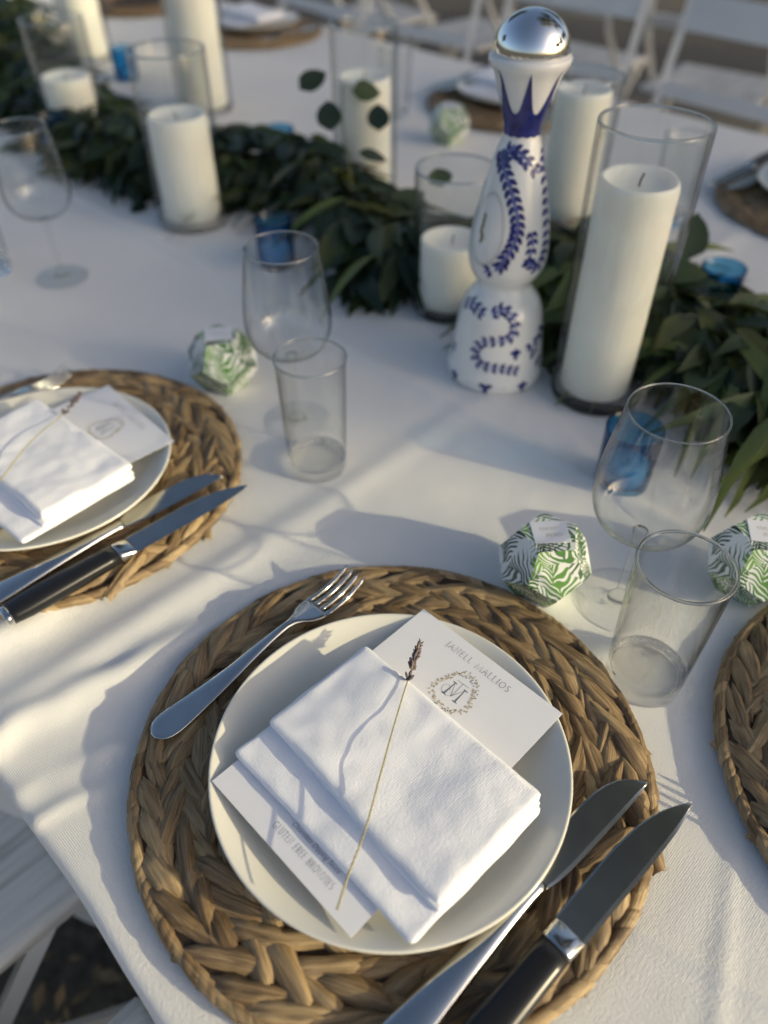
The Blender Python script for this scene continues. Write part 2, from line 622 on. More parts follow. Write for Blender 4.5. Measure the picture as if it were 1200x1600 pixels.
def axis_path(lo, hi, drop_lo, drop_hi, stepper):
    """(coordinate, drop, outward) samples along one direction of the cloth"""
    out = []
    r = 0.008
    if drop_lo:
        for d in (0.62, 0.5, 0.38, 0.27, 0.18, 0.11, 0.06, 0.03):
            out.append((lo - r, d, -1))
        for k in range(1, 6):
            a = math.pi / 2 * (1 - k / 6)
            out.append((lo - r * math.sin(a), r * (1 - math.cos(a)), -0.3))
    x = lo
    while x < hi:
        out.append((x, 0, 0))
        x += stepper(x)
    out.append((hi, 0, 0))
    if drop_hi:
        for k in range(1, 6):
            a = math.pi / 2 * k / 6
            out.append((hi + r * math.sin(a), r * (1 - math.cos(a)), 0.3))
        for d in (0.03, 0.06, 0.11, 0.18, 0.27, 0.38, 0.5, 0.62):
            out.append((hi + r, d, 1))
    return out


tp = axis_path(T0, T1, False, True, lambda t: 0.05 if t < -1.0 else (0.012 if t < -0.72 else 0.0045))
npth = axis_path(0.0, N1, True, True, lambda n: 0.0045 if n < 0.62 else 0.03)
rows = []
for (n, dn, on) in npth:
    row = []
    for (t, dt, ot) in tp:
        tt, nn = min(t, T1), min(max(n, 0), N1)
        z = TZ + cloth_z(tt, nn) - max(dn, dt)
        wav = 0.020 * math.sin(t * 17 + 2 * math.sin(t * 5)) + 0.010 * math.sin(t * 41)
        k = smoothstep(0.0, 0.35, dn)
        edge = 0.0022 * math.sin(t * 31 + 1) * math.sin(t * 9) if dn < 0.2 else 0
        x = t + (0.02 * math.sin(n * 19) * smoothstep(0.0, 0.35, dt) if ot else 0)
        y = n + (on * wav * k if on else 0) + (0.02 * k * on if on > 0 else 0) + edge * smoothstep(0.03, 0.0, min(abs(n), 1))
        row.append(Vector((x, y, max(z, 0.02))))
    rows.append(row)
cl = MB().grid(rows).build('tablecloth', M['tablecloth'])
tag(cl, 'white linen tablecloth with pressed fold lines covering the long dinner table', 'tablecloth')

tb = thing('dining_table', 'long dining table under the white linen tablecloth', 'table', ((T0 + T1) / 2, N1 / 2, 0))
MB().box((0, 0, TZ - 0.026), (T1 - T0 - 0.02, N1 - 0.02, 0.03)).build('tabletop', M['wood'], tb, False)
for sx in (-1, 1):
    for sy in (-1, 1):
        MB().box((sx * 1.6, sy * 0.62, 0.354), (0.05, 0.05, 0.708)).build('leg', M['wood'], tb, False)


# ------------------------------------------------------------------ place mats of braided hyacinth
def strand_mesh(seed, Ls=0.061, Ws=0.0083):
    rnd = random.Random(seed)
    b = MB()
    nx, ny = 10, 8
    rows = []
    skew = rnd.uniform(-0.0045, 0.0045)
    cr = rnd.uniform(0.0026, 0.0042)
    gro = [rnd.uniform(-0.75, -0.1), rnd.uniform(-.3, .3), rnd.uniform(0.1, 0.75)]
    kink = rnd.uniform(.3, .8)
    tipn = rnd.uniform(1.4, 2.6)
    for i in range(nx + 1):
        x = i / nx
        w = Ws * (0.55 + 0.45 * math.sin(min(x / 0.45, 1) * math.pi / 2)) if x < 0.45 else Ws * (max(0.0, 1 - ((x - 0.45) / 0.55) ** tipn) ** 0.8)
        w = max(w, 0.0004) * (1 + 0.13 * rnd.uniform(-1, 1))
        row = []
        for j in range(ny + 1):
            s = 2 * j / ny - 1
            z = cr * (1 - abs(s) ** 2.2) * (0.35 + 0.65 * (w / Ws))
            for g in gro:
                z -= 0.0016 * math.exp(-((s - g) / 0.15) ** 2) * (w / Ws)
            z += 0.0032 * math.sin(x * math.pi) - 0.0050 * (1 - x) ** 2 - 0.0022 * x ** 3
            z += rnd.uniform(-0.0003, 0.0003) - 0.0011 * math.exp(-((x - kink) / .07) ** 2)
            row.append(Vector(((x - 0.5) * Ls, s * w + skew * math.sin(x * 3.1), z - 0.0030 * abs(s) ** 3)))
        rows.append(row)
    b.grid(rows)
    return b


strand_builders = [strand_mesh(s) for s in range(8)]
strand_meshes = [b.mesh('strand', M['straw'], fix=False) for b in strand_builders]
wrap_b = MB()
for i in range(1):
    rows = []
    for a in range(9):
        th = math.pi * (a / 8 * 1.2 - 0.1)
        rows.append([Vector((x * 0.0078 + 0.0052 * (th / math.pi - .5) * 2, math.cos(th) * 0.0046 * (1 - .16 * x ** 4), math.sin(th) * 0.0046 * (1 - .2 * x ** 4) - .0006 * math.exp(-((x - .2) / .2) ** 2))) for x in (-1, -.75, -.5, -.25, 0, .25, .5, .75, 1)])
    wrap_b.grid(rows)
wrap_mesh = wrap_b.mesh('edge_wrap', M['straw'], fix=False)
MAT_R = 0.1745
RINGS = [(0.1550, 0.0135), (0.1285, 0.0135), (0.1020, 0.0135)]


def strand_places(seed):
    rnd = random.Random(seed)
    out = []
    for (rc, hb) in RINGS:
        n = int(2 * math.pi * rc / 0.0212)
        ph = rnd.uniform(0, 1)
        for k in range(n):
            for s in (-1, 1):
                a = (k + ph + (0.5 if s > 0 else 0) + rnd.uniform(-.13, .13)) / n * 2 * math.pi
                rr = rc + s * hb * 0.47 + rnd.uniform(-.0012, .0012)
                yaw = a + math.pi / 2 + s * R(rnd.uniform(8, 31))
                sc_ = rnd.uniform(0.80, 1.22)
                out.append((Vector((rr * math.cos(a), rr * math.sin(a), 0.0086 + rnd.uniform(-.0008, .0016))),
                            (R(rnd.uniform(-7, 7)) - s * R(7), R(rnd.uniform(-3.5, 1)), yaw), (sc_, rnd.uniform(0.85, 1.18), rnd.uniform(.9, 1.15)), rnd.randrange(8)))
    return out


def wrap_places(seed):
    rnd = random.Random(seed)
    n = 84
    return [(Vector((MAT_R * math.cos(k / n * 6.2832), MAT_R * math.sin(k / n * 6.2832), 0.0052)), (0, 0, k / n * 6.2832 + math.pi / 2 + rnd.uniform(-.05, .05)),
             (rnd.uniform(.85, 1.3), rnd.uniform(.85, 1.12), rnd.uniform(.85, 1.12)), 0) for k in range(n)]


def place_mat(loc, rotz, label, seed, group, detail=True):
    t = thing('place_mat', label, 'place mat', loc, rotz, group)
    MB().lathe([(0, 0.0075), (0.171, 0.0075), (0.1735, 0.005), (0.173, 0.0015), (0.169, 0.0005), (0, 0.0005)], 72).build('backing', M['straw_gap_shade'], t)
    if detail:
        for p, r, s, k in strand_places(seed):
            o = ob('strand', strand_meshes[k], t, p, r)
            o.scale = s
        for p, r, s, k in wrap_places(seed + 1):
            o = ob('edge_wrap', wrap_mesh, t, p, r)
            o.scale = s
    else:
        b = MB()
        for src, lst in ((strand_builders, strand_places(seed)), ([wrap_b], wrap_places(seed + 1))):
            from mathutils import Euler
            for p, r, s, k in lst:
                mx = Matrix.Translation(p) @ Euler(r).to_matrix().to_4x4() @ Matrix.Diagonal((*s, 1))
                b.add([mx @ v for v in src[k].v], src[k].f)
        o = b.build('braid', M['straw'], t, fix=False)
        o['kind'] = 'stuff'
    return t


# ------------------------------------------------------------------ plate
def plate_mesh():
    prof = [(0, 0.0050), (0.045, 0.0050), (0.072, 0.0053), (0.083, 0.0068), (0.092, 0.0100), (0.101, 0.0144), (0.108, 0.0182), (0.1135, 0.0209), (0.1160, 0.0222),
            (0.1172, 0.0226), (0.1180, 0.0222), (0.1182, 0.0214), (0.1176, 0.0203), (0.115, 0.0185), (0.108, 0.0148), (0.100, 0.0105), (0.090, 0.0062), (0.080, 0.0035), (0.072, 0.0026),
            (0.0705, 0.0002), (0.0675, 0.0), (0.066, 0.0022), (0, 0.0022)]
    return MB().lathe(prof, 128).mesh('plate', M['plate'])


PLATE = plate_mesh()


# ------------------------------------------------------------------ napkin of stacked folds, card, sprig
def cushion(c4, z0, z1, r, nu, nv, seed, lump=0.0010, lump2=0.0, edge=0.0):
    """pillow-edged folded cloth layer; c4 corners in order around, z0..z1"""
    b = MB()
    th = z1 - z0
    zm = (z0 + z1) / 2
    c4 = [Vector((p[0], p[1])) for p in c4]
    lu = (c4[1] - c4[0]).length
    lv = (c4[3] - c4[0]).length

    def warp(k, n, ln):
        # more samples near the borders
        t = k / n
        return 0.5 - 0.5 * math.cos(math.pi * t) * (0.35 + 0.65 * abs(math.cos(math.pi * t)) ** 0.3)
    us = [warp(i, nu, lu) for i in range(nu + 1)]
    vs_ = [warp(j, nv, lv) for j in range(nv + 1)]
    top, bot = [], []
    for i, u in enumerate(us):
        for j, v in enumerate(vs_):
            p = c4[0].lerp(c4[1], u).lerp(c4[3].lerp(c4[2], u), v)
            du, dv = min(u, 1 - u) * lu, min(v, 1 - v) * lv
            # round the corners a little
            cut = max(0, 0.004 - du) * max(0, 0.004 - dv) * 110
            ctr = (c4[0] + c4[1] + c4[2] + c4[3]) / 4
            p = p + (ctr - p).normalized() * cut if cut > 0 else p
            d = min(du, dv)
            q = 1 - min(d / r, 1)
            prof = math.sqrt(max(0, 1 - q * q))
            wv = lump * noise.noise(Vector((p.x * 28, p.y * 28, seed))) + lump * 0.4 * noise.noise(Vector((p.x * 80, p.y * 80, seed + 3)))
            big = lump2 * noise.noise(Vector((p.x * 13, p.y * 13, seed + 9)))
            wob = (0.0007 * noise.noise(Vector((p.x * 50, p.y * 50, seed + 20))) + edge * noise.noise(Vector((p.x * 17, p.y * 17, seed + 40)))) * q ** .5
            top.append(Vector((p.x + wob, p.y + wob, zm + th / 2 * prof + (wv + big) * prof)))
            bot.append(Vector((p.x + wob, p.y + wob, zm - th / 2 * prof)))
    nn = nv + 1
    idx_b = {}
    verts = top[:]
    for i in range(nu + 1):
        for j in range(nv + 1):
            if i in (0, nu) or j in (0, nv):
                idx_b[(i, j)] = i * nn + j
            else:
                idx_b[(i, j)] = len(verts)
                verts.append(bot[i * nn + j])
    fs = []
    for i in range(nu):
        for j in range(nv):
            fs.append((i * nn + j, (i + 1) * nn + j, (i + 1) * nn + j + 1, i * nn + j + 1))
            fs.append((idx_b[(i, j)], idx_b[(i, j + 1)], idx_b[(i + 1, j + 1)], idx_b[(i + 1, j)]))
    return b.add(verts, fs)


def arc(cx, cy, rx, ry, a0, a1, n=10):
    return [(cx + rx * math.cos(R(a0 + (a1 - a0) * k / n)), cy + ry * math.sin(R(a0 + (a1 - a0) * k / n))) for k in range(n + 1)]


GL = {
    'A': (.72, [[(0, 0), (.36, 1), (.72, 0)], [(.13, .36), (.59, .36)]]),
    'B': (.58, [[(.08, 0), (.08, 1), (.3, 1)] + arc(.3, .76, .2, .24, 90, -90) + [(.08, .52)], [(.3, .52)] + arc(.3, .26, .26, .26, 90, -90) + [(.08, 0)]]),
    'E': (.52, [[(.5, 1), (.08, 1), (.08, 0), (.52, 0)], [(.08, .52), (.42, .52)]]),
    'F': (.5, [[(.5, 1), (.08, 1), (.08, 0)], [(.08, .52), (.4, .52)]]),
    'G': (.8, [arc(.42, .5, .4, .5, 45, 335, 18) + [(.78, .42), (.55, .42)]]),
    'I': (.2, [[(.1, 0), (.1, 1)]]),
    'J': (.3, [[(.22, 1), (.22, .05)] + arc(.08, .05, .14, .25, 0, -100, 6)]),
    'L': (.5, [[(.08, 1), (.08, 0), (.5, 0)]]),
    'M': (1.08, [[(.05, 0), (.14, 1), (.54, 0.0), (.94, 1), (1.03, 0)]]),
    'N': (.78, [[(.08, 0), (.08, 1), (.7, 0), (.7, 1)]]),
    'O': (.86, [arc(.43, .5, .41, .5, 0, 360, 24)]),
    'R': (.62, [[(.08, 0), (.08, 1), (.3, 1)] + arc(.3, .75, .22, .25, 90, -90) + [(.08, .5)], [(.3, .5), (.62, 0)]]),
    'S': (.5, [arc(.26, .76, .2, .24, 40, 250, 10) + arc(.25, .26, .22, .26, 80, -140, 10)]),
    'T': (.66, [[(0, 1), (.66, 1)], [(.33, 1), (.33, 0)]]),
    'U': (.72, [[(.08, 1), (.08, .35)] + arc(.36, .35, .28, .35, 180, 360, 10) + [(.64, 1)]]),
    'W': (1.0, [[(0, 1), (.26, 0), (.5, .9), (.74, 0), (1.0, 1)]]),
    ' ': (.36, []),
}
SERIF = {'A': [(0, 0), (.72, 0)], 'I': [(.1, 0), (.1, 1)], 'L': [(.08, 1)], 'M': [(.05, 0), (1.03, 0)], 'N': [(.08, 0), (.08, 1), (.7, 1)], 'J': [(.22, 1)],
         'T': [(.33, 0)], 'F': [(.08, 0)], 'R': [(.08, 0)], 'U': [(.08, 1), (.64, 1)], 'W': [(0, 1), (1, 1)]}


def ribbon(b, pts, w, z):
    pts = [Vector((p[0], p[1], 0)) for p in pts]
    L_, R_ = [], []
    for i, p in enumerate(pts):
        d = (pts[min(i + 1, len(pts) - 1)] - pts[max(i - 1, 0)])
        if d.length < 1e-9:
            d = Vector((1, 0, 0))
        d.normalize()
        n = Vector((-d.y, d.x, 0)) * w / 2
        L_.append(p + n + Vector((0, 0, z)))
        R_.append(p - n + Vector((0, 0, z)))
    b.grid([L_, R_])


def lettering(text, x0, y0, h, gap, w, z, width=None):
    """thin serif capitals as flat strips, centred on x0 (and squeezed to a width)"""
    b = MB()
    tot = sum(GL[c][0] + gap for c in text) - gap
    sx = h if width is None else width / tot
    x = x0 - tot * sx / 2
    for c in text:
        gw, strokes = GL[c]
        for s in strokes:
            ribbon(b, [(x + p[0] * sx, y0 + p[1] * h) for p in s], w, z)
        for p in SERIF.get(c, []):
            ribbon(b, [(x + (p[0] - .11) * sx, y0 + p[1] * h), (x + (p[0] + .11) * sx, y0 + p[1] * h)], w * 0.7, z)
        x += (gw + gap) * sx
    return b


def leaf_flat(b, x, y, ang, ln, wd, z):
    ca_, sa_ = math.cos(ang), math.sin(ang)
    pts = []
    for (u, v) in ((0, 0), (.3, .5), (.7, .42), (1, 0), (.7, -.42), (.3, -.5)):
        pts.append(Vector((x + u * ln * ca_ - v * wd * sa_, y + u * ln * sa_ + v * wd * ca_, z)))
    b.add(pts, [(0, 1, 2, 3, 4, 5)])


CARD_W, CARD_L = 0.1295, 0.1985


def menu_card(parent_loc, rotz, label, seed, group, detail=True):
    t = thing('menu_card', label, 'card', parent_loc, rotz, group)
    b = MB()
    nx, ny = 8, 12
    top, bot = [], []
    for i in range(ny + 1):
        ra, rb = [], []
        for j in range(nx + 1):
            x, y = (j / nx - .5) * CARD_W, (i / ny - .5) * CARD_L
            z = 0.0
            ra.append(Vector((x, y, z + 0.0004)))
            rb.append(Vector((x, y, z)))
        top.append(ra)
        bot.append(rb)
    b.box((0, 0, 0.0002), (CARD_W, CARD_L, 0.0004))
    b.build('card_sheet', M['card'], t, False)
    z = 0.00055
    lettering('JANELL MALLIOS', NAME_AT[0], NAME_AT[1] + .0004, 0.0052, 0.30, 0.00042, z, 0.0575).build('name_lettering', M['ink'], t, False)
    lettering('GLUTEN FREE BROWNIES', DESS_AT[0], DESS_AT[1] - .002, 0.0046, 0.30, 0.00030, z, 0.0530).build('dessert_lettering', M['ink'], t, False)
    # small italic line above it, broken pale line below it
    fc = bpy.data.curves.new('menu_line', 'FONT')
    fc.body = 'Chocolate Dipping Sauce'
    fc.size = 0.0052
    fc.shear = 0.35
    fc.align_x = 'CENTER'
    fo = bpy.data.objects.new('menu_line', fc)
    dg = bpy.context.evaluated_depsgraph_get()
    me = bpy.data.meshes.new_from_object(fo)
    bpy.data.objects.remove(fo)
    me.materials.clear()
    me.materials.append(M['ink'])
    o = ob('menu_line', me, t, (DESS_AT[0] + .002, DESS_AT[1] + .0072, z))
    o.scale = (0.80, 0.9, 1)
    # crest: leafy wreath round a monogram
    rnd = random.Random(4)
    cx, cy = CREST_AT[0], CREST_AT[1] - .0022
    b = MB()
    for k in range(150):
        a = k / 150 * 2 * math.pi
        sx, sy = 0.0140, 0.0152
        shield = 1 + 0.10 * math.cos(3 * (a - math.pi / 2)) - 0.05 * math.cos(2 * a)
        if rnd.random() < 0.12:
            continue
        rr = shield * rnd.uniform(0.86, 1.12)
        leaf_flat(b, cx + math.cos(a) * sx * rr, cy + math.sin(a) * sy * rr, a + rnd.uniform(-1.3, 1.3), rnd.uniform(0.0012, 0.0030), rnd.uniform(0.0006, 0.0011), z + rnd.uniform(0, 0.00004))
    b.build('crest_wreath', M['gold_ink'], t, False)
    b = MB()
    for k in range(20):
        a = rnd.uniform(0, 6.28)
        rr = rnd.uniform(0.92, 1.08)
        leaf_flat(b, cx + math.cos(a) * 0.0140 * rr, cy + math.sin(a) * 0.0152 * rr, a, 0.0011, 0.0010, z + 0.00008)
    b.build('crest_berries', M['slate_ink'], t, False)
    b = MB()
    ribbon(b, [(cx - .005, cy - .0062), (cx - .0045, cy + .006), (cx, cy - .0046), (cx + .0045, cy + .006), (cx + .005, cy - .0062)], 0.0012, z)
    for px_, py_ in ((-.005, -.0062), (.005, -.0062), (-.0049, .006), (.0049, .006)):
        ribbon(b, [(cx + px_ - .0018, cy + py_), (cx + px_ + .0018, cy + py_)], 0.0007, z)
    b.build('monogram', M['slate_ink'], t, False)
    b = MB()
    ribbon(b, [(cx - .005, cy + .0088), (cx + .005, cy + .0095)], 0.0008, z - 0.00004)
    ribbon(b, [(cx, cy + .009), (cx + .0006, cy - .004), (cx - .003, cy - .0068)], 0.0008, z - 0.00004)
    ribbon(b, arc(cx - .0065, cy - .002, .003, .0036, 0, 330), 0.0006, z - 0.00004)
    b.build('monogram_pale_letter', M['pale_ink'], t, False)  # second letter of the monogram, printed in pale ink
    return t


def napkin(loc, rotz, label, seed, group, scale=1.0):
    """folded napkin, local origin at its centre on the card, X along the table"""
    t = thing('napkin', label, 'napkin', loc, rotz, group)
    hu, hv = 0.0785 * scale, 0.0475 * scale
    # lower sheet reaches further towards the diner
    lo = [(-hu - .004, -hv - .0205), (hu + .0015, -hv - .0215), (hu + .0050, hv - .004), (-hu + .002, hv - .003)]
    cushion(lo, 0.0002, 0.0056, 0.0040, 56, 44, seed, 0.0016, edge=.0012).build('lower_fold', M['napkin'], t)
    m1 = [(-hu + .001, -hv + .008), (hu + .0010, -hv - .001), (hu + .0030, hv - .003), (-hu + .001, hv - .002)]
    cushion(m1, 0.0048, 0.0080, 0.0024, 48, 36, seed + 5, 0.0006, edge=.0014).build('middle_fold', M['napkin'], t)
    m2 = [(-hu + .0015, -hv + .008), (hu - .0040, -hv + .0030), (hu - .0022, hv - .003), (-hu + .002, hv - .001)]
    cushion(m2, 0.0074, 0.0104, 0.0024, 48, 36, seed + 6, 0.0006, edge=.0014).build('inner_fold', M['napkin'], t)
    up = [(-hu, -hv + .007), (hu - .001, -hv + .001), (hu + .0015, hv - .001), (-hu, hv)]
    cushion(up, 0.0092, 0.0152, 0.0052, 64, 48, seed + 8, 0.0018, 0.0046, edge=.0012).build('upper_fold', M['napkin'], t)
    return t


def sprig(pts, label, group, seed, loc):
    """dried lavender: pts from cut end to tip, world space"""
    rnd = random.Random(seed)
    t = thing('lavender_sprig', label, 'lavender', loc, 0, group)
    o = Vector(loc)
    tab = [[(i / (len(pts) - 1), p[k]) for i, p in enumerate(pts)] for k in range(3)]
    path = [Vector([interp(tab[k], s / 40) for k in range(3)]) - o for s in range(41)]
    MB().tube(path, [0.00072 - 0.0003 * s / 40 for s in range(41)], 7).build('stem', M['lav_stem'], t)
    b = MB()

    def bud(p, d, ln, wd):
        d = d.normalized()
        x = d.orthogonal().normalized()
        y = d.cross(x)
        rings = []
        for u, w in ((0, .35), (.25, .9), (.6, 1), (.9, .55), (1, .12)):
            rings.append([p + d * (u * ln) + (x * math.cos(k) + y * math.sin(k)) * (w * wd / 2) for k in (0, 1.05, 2.1, 3.14, 4.19, 5.24)])
        b.loft(rings)
    end = path[-1]
    for (lo_, hi_, cnt) in ((0.83, 1.0, 46), (0.765, 0.79, 7)):
        for k in range(cnt):
            u = lo_ + (hi_ - lo_) * k / cnt
            i = u * 40
            p = path[int(i)].lerp(path[min(int(i) + 1, 40)], i - int(i))
            dirn = (path[min(int(i) + 1, 40)] - path[max(int(i) - 1, 0)]).normalized()
            a = rnd.uniform(0, 6.28)
            x = dirn.orthogonal().normalized()
            y = dirn.cross(x)
            side = x * math.cos(a) + y * math.sin(a)
            taper = 1 - 0.45 * max(0, (u - 0.86) / 0.14)
            bud(p + side * 0.0006, dirn * 0.75 + side * rnd.uniform(.35, .8), rnd.uniform(.0038, .0056) * taper, rnd.uniform(.0017, .0024) * taper)
    b.build('flower_head', M['lav_bud'], t)
    return t


# ------------------------------------------------------------------ cutlery, local X from handle end to tip
def ell_ring(x, cy, cz, hw, ht, n=14, p=1.0):
    out = []
    for k in range(n):
        a = 2 * math.pi * k / n
        c_, s_ = math.cos(a), math.sin(a)
        out.append(Vector((x, cy + hw * math.copysign(abs(c_) ** p, c_), cz + ht * math.copysign(abs(s_) ** p, s_))))
    return out


def fork_parts():
    wt = [(0, .0020), (.003, .0072), (.008, .0102), (.014, .0112), (.022, .0110), (.045, .0088), (.075, .0062), (.1, .0046), (.118, .0036), (.128, .0035), (.136, .0058), (.143, .0100), (.150, .0122), (.157, .0126)]
    tt = [(0, .0008), (.01, .0013), (.05, .0016), (.1, .0020), (.125, .0021), (.14, .0014), (.157, .0010)]
    zt = [(0, .0045), (.02, .0035), (.06, .0050), (.1, .0095), (.128, .0105), (.143, .0070), (.157, .0040), (.17, .0028), (.185, .0042), (.202, .0105)]
    xs = [0, .001, .003, .006, .01, .015, .022, .032, .045, .06, .075, .09, .1, .11, .118, .125, .131, .136, .140, .144, .149, .154, .158]
    b = MB()
    rings = []
    for x in xs:
        r = ell_ring(x, 0, interp(zt, x), interp(wt, x), interp(tt, x))
        if .003 < x < .09:   # gently dished handle
            for p in r:
                p.z += 0.0009 * (p.y / interp(wt, x)) ** 2 * smoothstep(.09, .02, x) - 0.0004
        rings.append(r)
    b.loft(rings)
    handle = b.mesh('handle', M['steel'])
    tines = []
    for y0 in (-.0105, -.0035, .0035, .0105):
        b = MB()
        rr = []
        for k in range(10):
            u = k / 9
            x = .1565 + u * .0455
            hw = .0021 * (1 - .35 * u) if u < .93 else .0005
            rr.append(ell_ring(x, y0 * (1 - .06 * u), interp(zt, x), hw, .0010 if u < .93 else .0004, 10))
        b.loft(rr)
        tines.append(b.mesh('tine', M['steel']))
    return handle, tines


def blade_mesh(name, lo, hi, x0, x1, th, mat, z0=0.0, n=26, edge_sign=-1):
    """blade between two outlines lo(x), hi(x): spine thick, edge thin"""
    b = MB()
    rings = []
    for k in range(n + 1):
        u = k / n
        u = 1 - (1 - u) ** 1.5
        x = x0 + (x1 - x0) * u
        a, c = interp(lo, x), interp(hi, x)
        if c - a < 0.0005:
            m_ = (a + c) / 2
            a, c = m_ - .00025, m_ + .00025
        t_e, t_s = th * 0.12, th * 0.5
        rings.append([Vector((x, a, z0 - t_e)), Vector((x, a + (c - a) * .12, z0 - t_s * .55)), Vector((x, c - (c - a) * .06, z0 - t_s)), Vector((x, c, z0 - t_s * .6)),
                      Vector((x, c, z0 + t_s * .6)), Vector((x, c - (c - a) * .06, z0 + t_s)), Vector((x, a + (c - a) * .12, z0 + t_s * .55)), Vector((x, a, z0 + t_e))])
    b.loft(rings)
    return b.mesh(name, mat, smooth=False)


def butter_parts():
    b = MB()
    wt = [(0, .003), (.004, .0085), (.012, .0108), (.03, .0105), (.07, .0080), (.105, .0058), (.128, .0050), (.134, .0058)]
    tt = [(0, .001), (.02, .0022), (.07, .0034), (.12, .0036), (.134, .0030)]
    zt = [(0, .0), (.134, .0016)]
    rings = [ell_ring(x, 0, interp(zt, x), interp(wt, x), interp(tt, x), 18) for x in (0, .001, .003, .006, .01, .016, .025, .04, .055, .07, .085, .1, .112, .122, .129, .134)]
    b.loft(rings)
    h = b.mesh('handle', M['steel'])
    lo = [(.131, -.0050), (.138, -.0068), (.150, -.0085), (.18, -.0095), (.21, -.0098), (.228, -.0092), (.234, -.0088)]
    hi = [(.131, .0050), (.136, .0060), (.145, .0105), (.165, .0125), (.19, .0122), (.210, .0100), (.224, .0040), (.231, -.0030), (.234, -.0082)]
    return h, blade_mesh('blade', lo, hi, .131, .234, .0024, M['blade'], .0016)


def steak_parts():
    b = MB()
    wt = [(0.004, .0096), (.02, .0112), (.05, .0112), (.08, .0104), (.1, .0098)]
    tt = [(0.004, .0066), (.03, .0078), (.07, .0076), (.1, .0064)]
    rings = [ell_ring(x, 0, 0, interp(wt, x), interp(tt, x), 20, .72) for x in (.005, .01, .02, .035, .05, .065, .08, .09, .1)]
    b.loft(rings)
    h = b.mesh('handle', M['black'])
    b = MB()
    b.loft([ell_ring(x, 0, 0, w, t_, 20, .72) for x, w, t_ in ((0, .0078, .0052), (.001, .0092, .0063), (.0055, .0098, .0068))])
    cap = b.mesh('end_cap', M['steel'])
    b = MB()
    b.loft([ell_ring(x, 0, 0, w, t_, 20, .72) for x, w, t_ in ((.0995, .0100, .0066), (.101, .0102, .0066), (.106, .0104, .0052), (.112, .0106, .0030), (.114, .0106, .0018))])
    bol = b.mesh('bolster', M['steel'])
    lo = [(.113, -.0106), (.14, -.0108), (.18, -.0110), (.21, -.0100), (.226, -.0080), (.232, -.0066)]
    hi = [(.113, .0106), (.14, .0108), (.17, .0108), (.192, .0090), (.210, .0050), (.224, -.0012), (.232, -.0058)]
    return h, cap, bol, blade_mesh('blade', lo, hi, .113, .232, .0022, M['blade'], 0)


FK, BK, SK = fork_parts(), butter_parts(), steak_parts()


def put_fork(p0, p1, label, group=None, tilt=0.0):
    d = p1 - p0
    t = thing('dinner_fork', label, 'fork', p0, math.atan2(d.y, d.x), group)
    t.rotation_euler[1] = tilt
    ob('handle', FK[0], t)
    for m in FK[1]:
        ob('tine', m, t)
    return t


def put_butter(tip, direc, z, label, group=None):
    a = math.atan2(direc.y, direc.x)
    base = Vector((tip.x - math.cos(a) * .234, tip.y - math.sin(a) * .234, z))
    t = thing('butter_knife', label, 'knife', base, a, group)
    t.rotation_euler[0] = R(2)
    ob('handle', BK[0], t)
    ob('blade', BK[1], t)
    return t


def put_steak(tip, direc, z, label, group=None):
    a = math.atan2(direc.y, direc.x)
    base = Vector((tip.x - math.cos(a) * .232, tip.y - math.sin(a) * .232, z))
    t = thing('steak_knife', label, 'knife', base, a, group)
    ob('handle', SK[0], t)
    ob('end_cap', SK[1], t)
    ob('bolster', SK[2], t)
    ob('blade', SK[3], t)
    return t


# ------------------------------------------------------------------ glassware and candles (lathed, origin at the base)
def glass_mesh(name, outer, inner, mat, seg=64):
    return MB().lathe(outer + inner, seg).mesh(name, mat)


def curve_prof(tab, n):
    return [(interp(tab, tab[0][0] + (tab[-1][0] - tab[0][0]) * k / n), tab[0][0] + (tab[-1][0] - tab[0][0]) * k / n) for k in range(n + 1)]


bowl_tab = [(.0835, .0050), (.0860, .0180), (.091, .0290), (.100, .0375), (.113, .0418), (.126, .0424), (.145, .0410), (.172, .0372), (.194, .0338)]
bo = curve_prof(bowl_tab, 40)
BOWL = MB().lathe([(0, .0832)] + bo + [(bo[-1][0] - .0003, .1946)] + [(max(r - .0010, .0002), z + (.0016 if i < 4 else 0)) for i, (r, z) in list(enumerate(bo))[::-1]] + [(0, .0852)], 72).mesh('bowl', M['glass'])
STEM = MB().lathe([(0, .0836), (.0060, .0834), (.0042, .076), (.0034, .06), (.0033, .03), (.0040, .014), (.0075, .0062), (.0100, .0046), (0, .0046)], 32).mesh('stem', M['glass'])
FOOT = MB().lathe([(0, .0050), (.010, .0046), (.020, .0030), (.033, .0018), (.0352, .0012), (.0350, .0003), (.0335, 0), (0, 0)], 72).mesh('foot', M['glass'])


def torus(r, z, m_, seg=72):
    return [(r + m_ * math.cos(R(45 * k)), z + m_ * math.sin(R(45 * k))) for k in range(9)]


WRIM = MB().lathe(torus(.0335, .1944, .00062), 72).mesh('rim', M['crystal'])


def wine_glass(loc, label, group):
    t = thing('wine_glass', label, 'wine glass', loc, 0, group)
    ob('bowl', BOWL, t)
    ob('stem', STEM, t)
    ob('foot', FOOT, t)
    ob('rim', WRIM, t)
    return t


